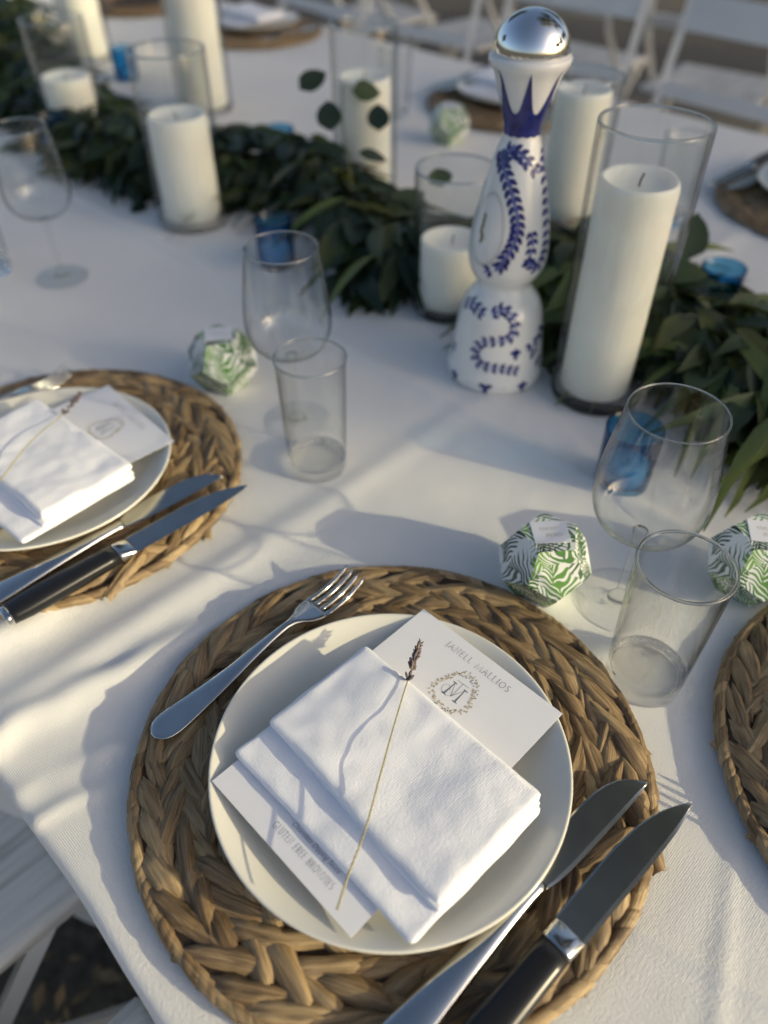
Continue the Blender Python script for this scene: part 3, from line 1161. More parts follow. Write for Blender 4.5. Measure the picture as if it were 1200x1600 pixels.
to = [(0, 0), (.0262, 0), (.0278, .0006), (.0285, .0030), (.0290, .020), (.0300, .05), (.0312, .085), (.0322, .118), (.0326, .1262)]
ti = [(.0323, .1270), (.0316, .1272), (.0311, .1264), (.0302, .09), (.0290, .055), (.0279, .025), (.0274, .016), (.0262, .0128), (.022, .0112), (0, .0105)]
TUMB = MB().lathe(to[4:] + ti[:6], 72).mesh('glass_wall', M['glass'])
TBASE = MB().lathe(to[:4] + [(.0288, .0125), (.0286, .0150), (.0276, .0156), (.0262, .0128), (.022, .0112), (0, .0105)], 72).mesh('glass_base', M['crystal'])
TRIM = MB().lathe(torus(.0321, .1266, .00125), 72).mesh('rim', M['crystal'])
vo = [(0, 0), (.0235, 0), (.0252, .0012), (.0256, .004), (.0262, .03), (.0270, .062), (.0272, .0655)]
vi = [(.0266, .0662), (.0259, .0656), (.0250, .03), (.0243, .009), (.022, .006), (0, .006)]
VOT = MB().lathe(vo + vi, 56).mesh('cup', M['blueglass'])
TEAL = MB().lathe([(0, .0065), (.0205, .0065), (.0212, .008), (.0212, .0245), (.0200, .0262), (.006, .0255), (0, .0252)], 40).mesh('tealight', M['wax'])


def votive(loc, label, group):
    t = thing('votive_holder', label, 'candle holder', loc, 0, group)
    ob('cup', VOT, t)
    o = ob('tealight', TEAL, t)
    ob('wick', MB().tube([(0, 0, .024), (.0006, 0, .031)], .0006, 6).mesh('wick', M['wick']), o)
    return t


def vase_candle(loc, rv, hv, rc, hc, label, clabel, seed, candle_loc=(0, 0)):
    rnd = random.Random(seed)
    th = .0026
    v = thing('cylinder_vase', label, 'vase', loc, 0, 'glass cylinders with pillar candles along the garland')
    wall = [(rv, .0112), (rv, hv * .5), (rv, hv - .002), (rv - .0006, hv), (rv - th + .0006, hv), (rv - th, hv - .002), (rv - th, hv * .5), (rv - th, .0112)]
    ob('glass_wall', MB().lathe(wall, 72).mesh('glass_wall', M['vase']), v)
    base = [(0, 0), (rv - .006, 0), (rv - .001, .0015), (rv, .006), (rv - .0002, .0106), (rv - .002, .0110), (0, .0110)]
    ob('glass_base', MB().lathe(base, 72).mesh('glass_base', M['crystal']), v)
    ob('rim', MB().lathe(torus(rv - th / 2, hv - .0006, .0014), 72).mesh('rim', M['crystal']), v)
    c = thing('pillar_candle', clabel, 'candle', (loc[0] + candle_loc[0], loc[1] + candle_loc[1], loc[2] + .0112), rnd.uniform(0, 6), 'pillar candles in glass cylinders')
    ph = rnd.uniform(0, 6)
    lip = lambda a, z: 1 + (0.02 * math.sin(a * 2 + ph) + .012 * math.sin(a * 5 + ph) if z > hc - .006 else 0) + .004 * math.sin(a * 3 + z * 60)
    pr = [(0, 0), (rc - .002, 0), (rc, .002), (rc, hc * .3), (rc * .995, hc * .6), (rc * .99, hc - .008), (rc * .975, hc - .002), (rc * .93, hc), (rc * .86, hc - .0015), (rc * .74, hc - .006), (rc * .4, hc - .008), (0, hc - .0085)]
    ob('wax_pillar', MB().lathe(pr, 56, fn=lip).mesh('wax_pillar', M['wax']), c)
    ob('wick', MB().tube([(0, 0, hc - .0095), (.001, .0005, hc - .003), (.003, .001, hc + .003)], .0009, 6).mesh('wick', M['wick']), c)
    return v


# ------------------------------------------------------------------ trees outside the frame (they shade and are mirrored in the metal)
def tree(loc, h_trunk, blobs, nleaf, seed, label, size=0.09, zmax=99, gaps=()):
    rnd = random.Random(seed)
    t = thing('shade_tree', label, 'tree', loc, 0, 'tall shade trees round the garden')
    b = MB()
    top = Vector((0, 0, h_trunk))
    b.tube([(0, 0, -.05), (.05, .02, h_trunk * .4), (.02, .05, h_trunk)], [.22, .17, .13], 10)
    for (c, r) in blobs:
        c = Vector(c)
        mid = top.lerp(c, .5) + Vector((rnd.uniform(-.2, .2), rnd.uniform(-.2, .2), rnd.uniform(0, .3)))
        b.tube([top - Vector((0, 0, .3)), mid, c], [.10, .06, .03], 7)
        for k in range(4):
            d = Vector((rnd.gauss(0, 1), rnd.gauss(0, 1), rnd.gauss(.2, .7))).normalized()
            b.tube([mid.lerp(c, rnd.uniform(.2, 1)), c + d * r * .8], [.03, .008], 5)
    b.build('trunk', M['bark'], t)
    b = MB()
    tot = sum(r ** 2.5 for _, r in blobs)
    vs, fs = [], []
    for (c, r) in blobs:
        c = Vector(c)
        n = int(nleaf * r ** 2.5 / tot)
        for k in range(n):
            d = Vector((rnd.gauss(0, 1), rnd.gauss(0, 1), rnd.gauss(0, 1))).normalized()
            cl_ = 0.55 + 0.45 * (noise.noise(d * 2.3 + c) > -0.12)
            p = c + d * r * (rnd.random() ** 0.42) * cl_ * (0.85 + .3 * noise.noise(d * 1.7 + c * 3))
            if p.z > zmax + .16 * noise.noise(Vector((p.x * 2.2, p.y * 2.2, 4))):
                continue
            if gaps:
                gx, gy = p.x + loc[0], p.y + loc[1]
                gl, gz = -sun_n * gx + sun_t * gy, p.z - (sun_t * gx + sun_n * gy - 8.6) * math.tan(R(SUN_EL))
                if any(((gl - a) / c_) ** 2 + ((gz - b_) / d_) ** 2 < 1 for a, b_, c_, d_ in gaps):
                    continue
            ax = Vector((rnd.gauss(0, 1), rnd.gauss(0, 1), rnd.gauss(-.3, .7))).normalized()
            sd = ax.orthogonal().normalized()
            s = size * rnd.uniform(.7, 1.4)
            i = len(vs)
            vs += [p, p + ax * s * .45 + sd * s * .26, p + ax * s, p + ax * s * .45 - sd * s * .26]
            fs.append((i, i + 1, i + 2, i + 3))
    b.add(vs, fs)
    b.build('crown', M['tree'], t, False, False)
    return t


# sunward tree: its crown edge leaves the near setting in the sun and the middle of the table in broken shade
def sunward(a, l):
    return (sun_t * a - sun_n * l, sun_n * a + sun_t * l)


tx, ty = sunward(8.6, 2.15)


def blob(a, l, z, r):
    x, y = sunward(a, l)
    return ((x - tx, y - ty, z - .37), r)


edge_blobs = [blob(8.3 + .15 * (k % 3), .76 + .10 * (k % 2) + .06 * ((k * 5) % 3), 3.20 + .17 * k, .42) for k in range(8)]
tree((tx, ty, 0), 2.6, edge_blobs + [blob(8.6, 1.4, 3.7, .75), blob(8.5, 1.35, 4.5, .72), blob(8.6, 1.45, 5.2, .72), blob(8.6, 2.3, 4.3, 1.15), blob(8.7, 2.5, 5.3, 1.0), blob(8.7, 3.2, 4.6, 1.2), blob(8.6, 2.6, 3.4, .9)], 52000, 3,
     'tall leafy shade tree on the sunny side beyond the table end', zmax=4.05, gaps=((.715, 3.90, .06, .06), (1.0, 3.86, .06, .05), (.56, 3.62, .06, .05)))
tree((*sunward(9.6, 5.2), 0), 2.4, [((0, 0, 4.6), 1.7), ((-.6, -.9, 3.9), 1.4), ((.5, .9, 4.2), 1.5), ((.2, .1, 5.8), 1.3)], 26000, 5,
     'second leafy shade tree on the sunny side behind the first')
big = tree((.6, 5.6, 0), 3.6, [((-.9, -3.0, 5.3), 1.35), ((.6, -2.4, 5.9), 1.3), ((-.3, -1.2, 6.5), 1.6), ((-1.8, -.6, 5.8), 1.5), ((1.2, -.2, 5.6), 1.4), ((-.2, .9, 6.2), 1.7), ((.2, -3.6, 6.2), 1.0)], 30000, 8,
           'big spreading tree whose branches reach over the table')
for i, (x, y, r_) in enumerate(((-9, 6, 1.1), (-5, 13, 2.3), (6, 14, 4.0), (-14, -5, 5.2))):
    dup(big, (x, y, 0), r_, 'leafy garden tree ' + ('beyond the far end of the table', 'behind the chairs across the table', 'behind the big spreading tree', 'off past the far end on the diner side', 'behind the diner side chairs', 'on open ground past the end chair', 'far behind the diner side chairs')[i])

# ------------------------------------------------------------------ the place settings
def setting(mat_tn, rotz, names, seed, detail=True, knives=True, fork=True, knife_z=0.0):
    """mat_tn: (T, N) of the mat centre; local X is the diner's right; names: label dict"""
    c = Vector((mat_tn[0], mat_tn[1], TZ + 0.002))
    rm = Matrix.Rotation(rotz, 3, 'Z')

    def loc(x, y, z):
        return c + rm @ Vector((x, y, z))
    place_mat(c, rotz + seed * .37, names['mat'], seed, 'round braided place mats', detail)
    tag(ob('dinner_plate', PLATE, None, loc(PL_OFF[0], PL_OFF[1], 0.0118), (0, 0, rotz)), names['plate'], 'plate', 'cream dinner plates')
    menu_card(loc(CARD_OFF[0], CARD_OFF[1], CARD_H), rotz + names.get('card_rot', 0), names['card'], seed, 'menu cards on the plates')
    napkin(loc(NAP_OFF[0], NAP_OFF[1], CARD_H + 0.0006), rotz + names.get('nap_rot', 0), names['napkin'], seed, 'folded white napkins on the plates')
    if 'sprig' in names:
        pts = [loc(*p) for p in SPRIG]
        sprig(pts, names['sprig'], 'lavender sprigs on the napkins', seed, tuple(pts[0]))
    if fork:
        put_fork(loc(*FORK0), loc(*FORK1), names['fork'], 'dinner forks')
    if knives:
        d = rm @ Vector((*KDIR_B, 0))
        put_butter(loc(*BTIP), d, c.z + BTIP[2], names['butter'], 'butter knives')
        d = rm @ Vector((*KDIR_S, 0))
        put_steak(loc(*STIP), d, c.z + STIP[2], names['steak'], 'steak knives with black handles')


MAIN = (-0.186, 0.194)


def off(px, py, h):
    t, n = PX(px, py, h)
    return (t - MAIN[0], n - MAIN[1], h)


PL_OFF = ((off(328, 1205, .034)[0] + off(892, 1205, .034)[0]) / 2, (off(328, 1205, .034)[1] + off(892, 1205, .034)[1]) / 2)
PC = PX(610, 1179, .0364)
PL_OFF = (PC[0] - MAIN[0], PC[1] - MAIN[1])
CARD_H = 0.0345
cc = [PX(x - 3, y, CARD_H) for x, y in ((652, 948), (872, 1105), (572, 1478), (337, 1240))]
CARD_OFF = (sum(p[0] for p in cc) / 4 - MAIN[0], sum(p[1] for p in cc) / 4 - MAIN[1])
c0 = (sum(p[0] for p in cc) / 4, sum(p[1] for p in cc) / 4)


def on_card(x, y):
    q = PX(x - 3, y, CARD_H + .002)
    return (q[0] - c0[0], q[1] - c0[1])


NAME_AT, CREST_AT, DESS_AT = on_card(745, 1045), on_card(717, 1079), on_card(476, 1336)
print('card', NAME_AT, CREST_AT, DESS_AT)
nh = CARD_H + .0145
ncor = [PX(*p, nh) for p in ((575, 1010), (845, 1245), (680, 1420), (408, 1133))]
NAP_OFF = (sum(p[0] for p in ncor) / 4 - MAIN[0], sum(p[1] for p in ncor) / 4 - MAIN[1])
zt_ = CARD_H + 0.0160
SPRIG = [off(527, 1425, zt_ - .0005), off(546, 1367, zt_ + .001), off(571, 1300, zt_ + .0035), off(597, 1205, zt_ + .0080), off(615, 1140, zt_ + .0075), off(632, 1083, zt_ + .0030), off(645, 1043, zt_ + .0026), off(657, 1006, zt_ + .0050)]
SPRIG = [(p[0], p[1], p[2] + .0012) for p in SPRIG]
FORK0 = off(240, 1153, .0165)
FORK1 = off(557, 899, .0195)
FORK0 = (FORK0[0], FORK0[1], .0125)
FORK1 = (FORK1[0], FORK1[1], .0125)
BTIP = off(992, 1214, .0200)
b2 = off(640, 1606, .0200)
KDIR_B = (BTIP[0] - b2[0], BTIP[1] - b2[1])
STIP = off(1066, 1246, .0215)
s2 = off(770, 1600, .0215)
KDIR_S = (STIP[0] - s2[0], STIP[1] - s2[1])

setting(MAIN, 0.0, dict(
    mat='round braided hyacinth place mat under the plate with the readable printed name card',
    plate='cream dinner plate holding the readable printed name card and napkin',
    card='white menu card with printed name, crest and dessert line under the crisp napkin',
    napkin='folded white napkin lying across the readable printed name card',
    sprig='dried lavender sprig with dark buds across the napkin on the name card plate',
    fork='steel dinner fork beside the plate with the readable printed name card',
    butter='steel butter knife between the name card plate and its steak knife',
    steak='steak knife with black handle whose pointed tip overhangs the mat onto the cloth'), 3)
LEFT = (-0.630, 0.178)
setting(LEFT, R(1.0), dict(
    mat='round braided place mat one seat further down the table edge, beside the tapered tumbler',
    plate='cream dinner plate one seat down from the readable name card plate',
    card='blurred menu card with faint crest on the plate one seat down the table',
    napkin='folded white napkin on the plate one seat down from the name card',
    sprig='thin dried lavender sprig on the napkin one seat down the table',
    fork='steel fork on the far side of the plate one seat down the table',
    butter='silver butter knife lying against the black handled knife one seat down the table',
    steak='steak knife showing its whole black handle and silver end cap', nap_rot=R(4), card_rot=R(-3)), 11)
setting((0.112, 0.470), R(90), dict(
    mat='round braided place mat at the table end, next to the palm printed box',
    plate='cream dinner plate on the place mat at the table end',
    card='menu card on the plate at the table end',
    napkin='folded white napkin on the plate at the table end',
    fork='steel fork at the table end, casting a striped shadow on the cloth'), 19, knives=False)
setting((-1.93, 1.44), R(180), dict(
    mat='braided place mat across the garland, behind the tall pale candle', plate='cream plate across the garland, behind the tall pale candle',
    card='menu card across the garland, behind the tall pale candle', napkin='white napkin across the garland, behind the tall pale candle',
    fork='fork across the garland, behind the tall pale candle', butter='butter knife across the garland, behind the tall pale candle', steak='steak knife across the garland, behind the tall pale candle'), 23, detail=False)
setting((-1.05, 1.43), R(180), dict(
    mat='braided place mat across the garland, behind the blue and white bottle', plate='cream plate across the garland, behind the blue and white bottle',
    card='menu card across the garland, behind the blue and white bottle', napkin='white napkin across the garland, behind the blue and white bottle',
    fork='fork across the garland, behind the blue and white bottle', butter='butter knife across the garland, behind the blue and white bottle', steak='steak knife across the garland, behind the blue and white bottle'), 29, detail=False)
setting((-0.36, 1.37), R(180), dict(
    mat='braided place mat across the garland, behind the tallest glass cylinder', plate='cream plate across the garland, behind the tallest glass cylinder',
    card='menu card across the garland, behind the tallest glass cylinder', napkin='white napkin across the garland, behind the tallest glass cylinder',
    fork='fork across the garland, behind the tallest glass cylinder', butter='butter knife across the garland, behind the tallest glass cylinder', steak='steak knife across the garland, behind the tallest glass cylinder'), 31, detail=False)
place_mat(Vector((-2.46, 1.42, TZ + .002)), 0.3, 'braided place mat at the far end of the table, behind the furthest candles', 37, 'round braided place mats', False)

# glasses
G = 'clear stemmed wine glasses'
wine_glass(W(965, 938), 'clear wine glass standing behind the tumbler beside the name card setting', G)
wine_glass(W(465, 658), 'clear wine glass behind the tapered tumbler one seat down the table', G)
wine_glass(W(98, 433), 'blurred wine glass beside the small blue votive further down the table', G)
wine_glass((-0.80, 1.16, TZ), 'wine glass across the garland near the white chairs', G)
G = 'clear straight tumblers'


def tumbler(loc, label):
    t = thing('tumbler', label, 'tumbler', loc, 0, G)
    ob('glass_wall', TUMB, t)
    ob('glass_base', TBASE, t)
    ob('rim', TRIM, t)
    return t


tumbler(W(1003, 1058), 'clear thick-bottomed tumbler touching the round mat of the name card setting')
tumbler(W(497, 728), 'clear tapered tumbler between the two settings and two glasses')
tumbler(W(-14, 425), 'tumbler next to the blurred wine glass further down the table')
tumbler((-1.17, 1.20, TZ), 'tumbler across the garland beside the green printed box')
tumbler((-0.52, 1.14, TZ), 'tumbler across the garland behind the tallest glass cylinder')

# blue votives
G = 'blue glass votive holders'
votive(W(970, 752), 'blue glass votive behind the clear wine glass by the name card setting', G)
votive(W(433, 412), 'blue glass votive in front of the garland behind a wine glass', G)
votive(W(92, 240), 'blue glass votive beside the short candle far down the garland', G)
votive(W(1108, 492), 'blue glass votive half hidden in long leaves beside the tall cylinder', G)
votive(W(440, 262), 'small blue votive sunk among the garland leaves near cream flowers', G)
votive(W(200, 125), 'blue glass votive behind the pillar candle with a melted hollow top', G)

# candles in cylinders
vase_candle(W(930, 612), .0505, .283, .0375, .225, 'tall clear glass cylinder beside the blue and white bottle', 'tall ivory pillar candle beside the blue and white bottle', 1, (-.002, -.003))
vase_candle(W(872, 392), .048, .232, .036, .205, 'glass cylinder directly behind the blue and white bottle', 'tall ivory candle directly behind the blue and white bottle', 2)
vase_candle(W(700, 480), .048, .176, .0385, .082, 'short glass cylinder with dark rim beside the blue and white bottle', 'short ivory candle in the low cylinder beside the bottle', 3)
vase_candle(W(572, 302), .050, .245, .040, .165, 'glass cylinder wound with eucalyptus leaves in the garland', 'ivory candle behind the round eucalyptus leaves', 4)
vase_candle(W(304, 345), .053, .236, .043, .144, 'glass cylinder around the candle with a melted hollow top', 'ivory candle with a melted hollow top', 5)
vase_candle(W(322, 172), .056, .30, .046, .275, 'tall glass cylinder around the candle reaching past the far mat', 'tallest pale candle, sunlit, standing before the far place mat', 6)
vase_candle(W(124, 205), .055, .19, .045, .088, 'wide glass cylinder around the short candle far down the garland', 'short ivory candle far down the garland beside a blue votive', 7)
vase_candle(W(142, 92), .055, .30, .045, .25, 'furthest tall glass cylinder at the end of the garland', 'furthest tall candle at the end of the garland', 8)


# ------------------------------------------------------------------ favour boxes: twelve pentagons, palm print, square label
def favour_box(loc, rotz, label, s=0.0285):
    t = thing('favour_box', label, 'gift box', loc, rotz, 'palm printed favour boxes')
    phi = (1 + 5 ** .5) / 2
    r1 = s / (2 * math.sin(R(36)))
    r2 = r1 * phi
    h1 = s * 0.8507
    hm = s * 0.5257
    H_ = s * 2.2270
    rings = [[Vector((r1 * math.cos(R(90 + 72 * k)), r1 * math.sin(R(90 + 72 * k)), H_)) for k in range(5)],
             [Vector((r2 * math.cos(R(90 + 72 * k)), r2 * math.sin(R(90 + 72 * k)), H_ - h1)) for k in range(5)],
             [Vector((r2 * math.cos(R(126 + 72 * k)), r2 * math.sin(R(126 + 72 * k)), h1)) for k in range(5)],
             [Vector((r1 * math.cos(R(126 + 72 * k)), r1 * math.sin(R(126 + 72 * k)), 0)) for k in range(5)]]
    V = [v for r in rings for v in r]
    fs = [(0, 1, 2, 3, 4), (19, 18, 17, 16, 15)]
    for k in range(5):
        k2 = (k + 1) % 5
        fs.append((k, 5 + k, 10 + k, 5 + k2, k2))
        fs.append((5 + k2, 10 + k, 15 + k, 15 + k2, 10 + k2))
    for fi, f in enumerate(fs):
        b = MB()
        b.add([V[i] for i in f], [tuple(range(5))])
        me = b.mesh('panel', M['palm'], False, False)
        uvl = me.uv_layers.new(name='UVMap')
        vs = [V[i] for i in f]
        o_ = sum(vs, Vector()) / 5
        ux = (vs[1] - vs[0]).normalized()
        nz = (vs[1] - vs[0]).cross(vs[2] - vs[0]).normalized()
        uy = nz.cross(ux)
        for li, lp in enumerate(me.loops):
            p = V[f[lp.vertex_index]] - o_
            uvl.data[li].uv = (p.dot(ux) + fi * .137, p.dot(uy) + fi * .071)
        # paper thickness and a soft crease between panels
        o = ob('panel', me, t)
        md = o.modifiers.new('thickness', 'SOLIDIFY')
        md.thickness = 0.0005
    z = H_ + .0006
    MB().box((0, .001, z), (.0290, .0240, .0006), Matrix.Rotation(R(-3), 3, 'Z')).build('label_square', M['card'], t, False)
    b = MB()
    rnd = random.Random(int(loc[0] * 1000))
    for k in range(2):
        y = .0045 - k * .0075
        x = -.008 + .003 * k
        pts = []
        for i in range(34):
            pts.append((x + i * .00042 + .0009 * math.sin(i * 1.3 + k), y + .0016 * math.sin(i * .9 + k * 2) * (1 if i % 7 else 1.8)))
        ribbon(b, pts, .00035, z + .0004)
    b.build('label_script', M['gold_ink'], t, False)
    return t


favour_box(W(843, 915), R(45 + 6), 'palm printed favour box with white label touching the mat of the name card setting')
favour_box(W(1160, 915), R(45 - 8), 'palm printed favour box with white label behind the clear tumbler')
favour_box(W(354, 600), R(45 + 14), 'blurred palm printed favour box between the braided mat and a tapered tumbler')
favour_box(W(700, 222), R(45), 'palm printed favour box far across the garland beside a braided mat')


# ------------------------------------------------------------------ hand painted ceramic bottle
BB = W(772, 578)
cP, sP = math.cos(PITCH), math.sin(PITCH)


def project(p):
    X, Y, z = (p.x + p.y) * .70711, (p.y - p.x) * .70711, p.z - TZ - CAMH
    dep = Y * cP - z * sP
    return 600 + F * X / dep, 800 - F * (Y * sP + z * cP) / dep, dep


def axis_h(base, py):
    lo, hi = 0.0, 0.49
    for _ in range(40):
        m_ = (lo + hi) / 2
        if project(base + Vector((0, 0, m_)))[1] > py:
            lo = m_
        else:
            hi = m_
    return lo


sil = [(560, 703, 850), (520, 712, 851), (480, 722, 851), (462, 732, 848), (446, 749, 840), (434, 755, 836), (424, 745, 846), (405, 735, 856), (375, 734, 860), (340, 741, 860), (300, 754, 858), (265, 766, 855), (235, 777, 852), (215, 787, 849), (200, 791, 848),
       (188, 789, 850), (170, 784, 856), (150, 781, 866), (130, 778, 876), (112, 775, 886), (100, 770, 895), (94, 768, 899)]
bprof = []
for y, xl, xr in sil:
    h = axis_h(BB, y)
    bprof.append((h, (xr - xl) / 2 / F * project(BB + Vector((0, 0, h)))[2] * .985))
print('bottle profile', [(round(a, 3), round(b, 4)) for a, b in bprof])
bprof = [(.006, .0545), (.018, .0545)] + bprof
htop = bprof[-1][0]
bt = thing('ceramic_bottle', 'white ceramic bottle with cobalt painted vines and a silver dome stopper', 'bottle', BB)


def brad(h):
    return interp(bprof, h)


pr = [(0, .001), (.048, 0), (.0525, .002), (.0545, .006)] + [(brad(.006 + (htop - .006) * k / 90), .006 + (htop - .006) * k / 90) for k in range(1, 91)]
rt = pr[-1][0]
pr += [(rt + .0004, htop + .003), (rt - .0006, htop + .0052), (rt - .004, htop + .006), (0, htop + .006)]
MB().lathe(pr, 96).build('body', M['ceramic'], bt)
rd = rt - .0028
dome = [(0, htop + .0055), (rd - .002, htop + .0055), (rd, htop + .007)]
for k in range(1, 25):
    a = math.pi / 2 * k / 24
    dome.append((rd * math.cos(a) * (1 + .02 * math.sin(2 * a)), htop + .007 + rd * .98 * math.sin(a)))
dome[-1] = (0, dome[-1][1])
MB().lathe(dome, 96).build('stopper_dome', M['chrome'], bt)
front = math.atan2(-BB.y, -BB.x)


def bsurf(h, phi, lift=.0004):
    r = brad(h) + lift
    return Vector((r * math.cos(front + phi), r * math.sin(front + phi), h))


def unproject(px, py):
    best = None
    h_lo, h_hi, p_lo, p_hi = .004, htop, -1.5, 1.5
    for it in range(4):
        for i in range(15):
            h = h_lo + (h_hi - h_lo) * i / 14
            for j in range(15):
                ph = p_lo + (p_hi - p_lo) * j / 14
                q = project(BB + bsurf(h, ph))
                e = (q[0] - px) ** 2 + (q[1] - py) ** 2
                if best is None or e < best[0]:
                    best = (e, h, ph)
        dh, dp = (h_hi - h_lo) / 10, (p_hi - p_lo) / 10
        h_lo, h_hi, p_lo, p_hi = max(.004, best[1] - dh), best[1] + dh, best[2] - dp, best[2] + dp
    return best[1], best[2]


def z7(x, y):
    return unproject(680 + x / 2.5, y / 2.5)


def surf_leaf(b, h, ph, ang, ln, wd, lift=.0005):
    r = brad(h)
    pts = []
    for (u, v) in ((0, 0), (.2, .38), (.5, .5), (.8, .3), (1, 0), (.8, -.3), (.5, -.5), (.2, -.38)):
        du = u * ln * math.cos(ang) - v * wd * math.sin(ang)
        dv = u * ln * math.sin(ang) + v * wd * math.cos(ang)
        pts.append(bsurf(h + dv, ph + du / r, lift))
    b.add(pts, [tuple(range(8))])


vines = [
    ([(258, 585), (263, 640), (285, 710), (305, 780), (320, 850), (320, 910), (300, 970), (265, 1020), (225, 1055), (180, 1072)], 30, .0105),
    ([(268, 625), (290, 592), (318, 596), (348, 618), (382, 655)], 9, .010),
    ([(415, 575), (422, 650), (428, 740), (432, 830), (434, 920), (424, 990), (398, 1045), (368, 1030)], 24, .009),
    ([(378, 905), (380, 950), (370, 1010)], 5, .009),
    ([(222, 1228), (262, 1212), (300, 1238), (312, 1288), (285, 1326), (230, 1335), (182, 1340), (156, 1372), (166, 1415), (212, 1436), (262, 1442), (305, 1448)], 28, .0085),
    ([(118, 1180), (146, 1186), (172, 1216)], 5, .009),
    ([(415, 1268), (392, 1320), (372, 1356), (398, 1400)], 8, .009),
    ([(75, 1250), (68, 1300), (72, 1345)], 5, .009),
]
bl, bw = MB(), MB()
for pts, n, ln in vines:
    n, ln = int(n * .66), ln * .95
    hp = [z7(*p) for p in pts]
    th_ = [(i / (len(hp) - 1), hp[i][0]) for i in range(len(hp))]
    tq = [(i / (len(hp) - 1), hp[i][1]) for i in range(len(hp))]
    for k in range(n + 1):
        u = k / n
        h, q = interp(th_, u), interp(tq, u)
        h2, q2 = interp(th_, min(1, u + .02)), interp(tq, min(1, u + .02))
        if u > .97:
            h2, q2 = 2 * h - interp(th_, u - .02), 2 * q - interp(tq, u - .02)
        a = math.atan2(h2 - h, (q2 - q) * brad(h))
        for s in (-1, 1):
            surf_leaf(bl, h + s * math.cos(a) * .0016, q - s * math.sin(a) * .0016 / brad(h), a + s * .60, ln * .95, ln * .50)
        surf_leaf(bw, h, q, a, ln * 1.0, ln * .42, .0003)
for (x, y, s) in ((75, 1465, 1.3), (195, 1515, 1.5), (340, 1510, 1.3), (315, 1385, 1.2)):
    h, q = z7(x, y)
    for a in (math.pi / 2, math.pi / 2 + 1.1, math.pi / 2 - 1.1, -math.pi / 2):
        surf_leaf(bl, h, q, a, .0058 * s, .0042 * s)
bl.build('painted_leaves', M['cobalt'], bt, False, False)['kind'] = 'stuff'
bw.build('painted_stalks', M['cobalt_mid'], bt, False, False)['kind'] = 'stuff'
bd = MB()
for (x, y) in ((127, 1495), (268, 1520)):
    h, q = z7(x, y)
    surf_leaf(bd, h - .0015, q, math.pi / 2, .003, .003)
bd.build('painted_dots', M['label_grey'], bt, False, False)
# cobalt crown of pointed petals under the lip
hb = axis_h(BB, 203)
ht = htop - .002
rows = []
nphi = 7 * 24
lo_r, hi_r = [], []
mid_rows = [[] for _ in range(13)]
for k in range(nphi + 1):
    q = 2 * math.pi * k / nphi - .37
    u = (k / nphi * 7) % 1.0
    sp = 1 - abs(2 * u - 1)
    top = hb + .019 + (ht - hb - .019) * sp ** 2.4
    lowb = hb - .0012 * (1 - abs(2 * ((k / nphi * 14) % 1.0) - 1)) - .001
    for i in range(13):
        mid_rows[i].append(bsurf(lowb + (top - lowb) * i / 12, q, .0005))
b = MB()
b.grid(mid_rows)
b.build('painted_crown', M['cobalt'], bt, True, False)
# faint oval medallion
h0, q0 = z7(197, 900)
b = MB()
ri, ro = [], []
for k in range(49):
    a = 2 * math.pi * k / 48
    for lst, f in ((ri, .90), (ro, 1.0)):
        lst.append(bsurf(h0 + .036 * f * math.sin(a), q0 + .020 * f * math.cos(a) / brad(h0), .0004))
b.grid([ri, ro])
b.build('medallion_ring', M['label_grey'], bt, False, False)
b = MB()
for k in range(9):
    surf_leaf(b, h0 - .014 + k * .003, q0 - .004 / brad(h0) + random.uniform(-.05, .05), math.pi / 2 + random.uniform(-.4, .4), .006, .0035, .0005)
b.build('medallion_mark', M['bronze'], bt, False, False)


# ------------------------------------------------------------------ garland
def leaf_b(L_, W_, bend, kind):
    b = MB()
    rows = []
    n = 5
    for i in range(n + 1):
        u = i / n
        w = W_ * (math.sin(math.pi * u ** .8) ** (.7 if kind == 'round' else 1.1)) + .0006
        z = -bend * u * u * L_
        rows.append([Vector((u * L_, -w, z + .12 * w)), Vector((u * L_, 0, z - .10 * w)), Vector((u * L_, w, z + .12 * w))])
    b.grid(rows)
    return b


LEAF = {'round': leaf_b(.042, .013, .25, 'round'), 'lance': leaf_b(.062, .009, .35, 'lance'), 'long': leaf_b(.11, .0060, .55, 'lance'), 'small': leaf_b(.026, .007, .2, 'round')}
LEAFM = {k: v.mesh('leaf', {'round': M['euca'], 'lance': M['leaf'], 'long': M['blade_leaf'], 'small': M['leaf']}[k], True, False) for k, v in LEAF.items()}
gpath = [(0, 10), (36, 100), (140, 200), (230, 246), (330, 250), (420, 250), (500, 300), (575, 380), (690, 415), (860, 405), (985, 470), (1090, 545), (1200, 615), (1320, 665)]
g_low = [(-200, 230), (0, 250), (150, 275), (200, 355), (250, 345), (350, 320), (420, 322), (480, 340), (520, 470), (640, 490), (690, 470), (760, 500), (850, 575), (880, 560), (1010, 580), (1100, 670), (1200, 745), (1500, 900)]
gp = [W(x, y, .028) for x, y in gpath]
gt = [[(i / (len(gp) - 1), p[k]) for i, p in enumerate(gp)] for k in range(3)]


def gpos(u):
    return Vector([interp(gt[k], u) for k in range(3)])


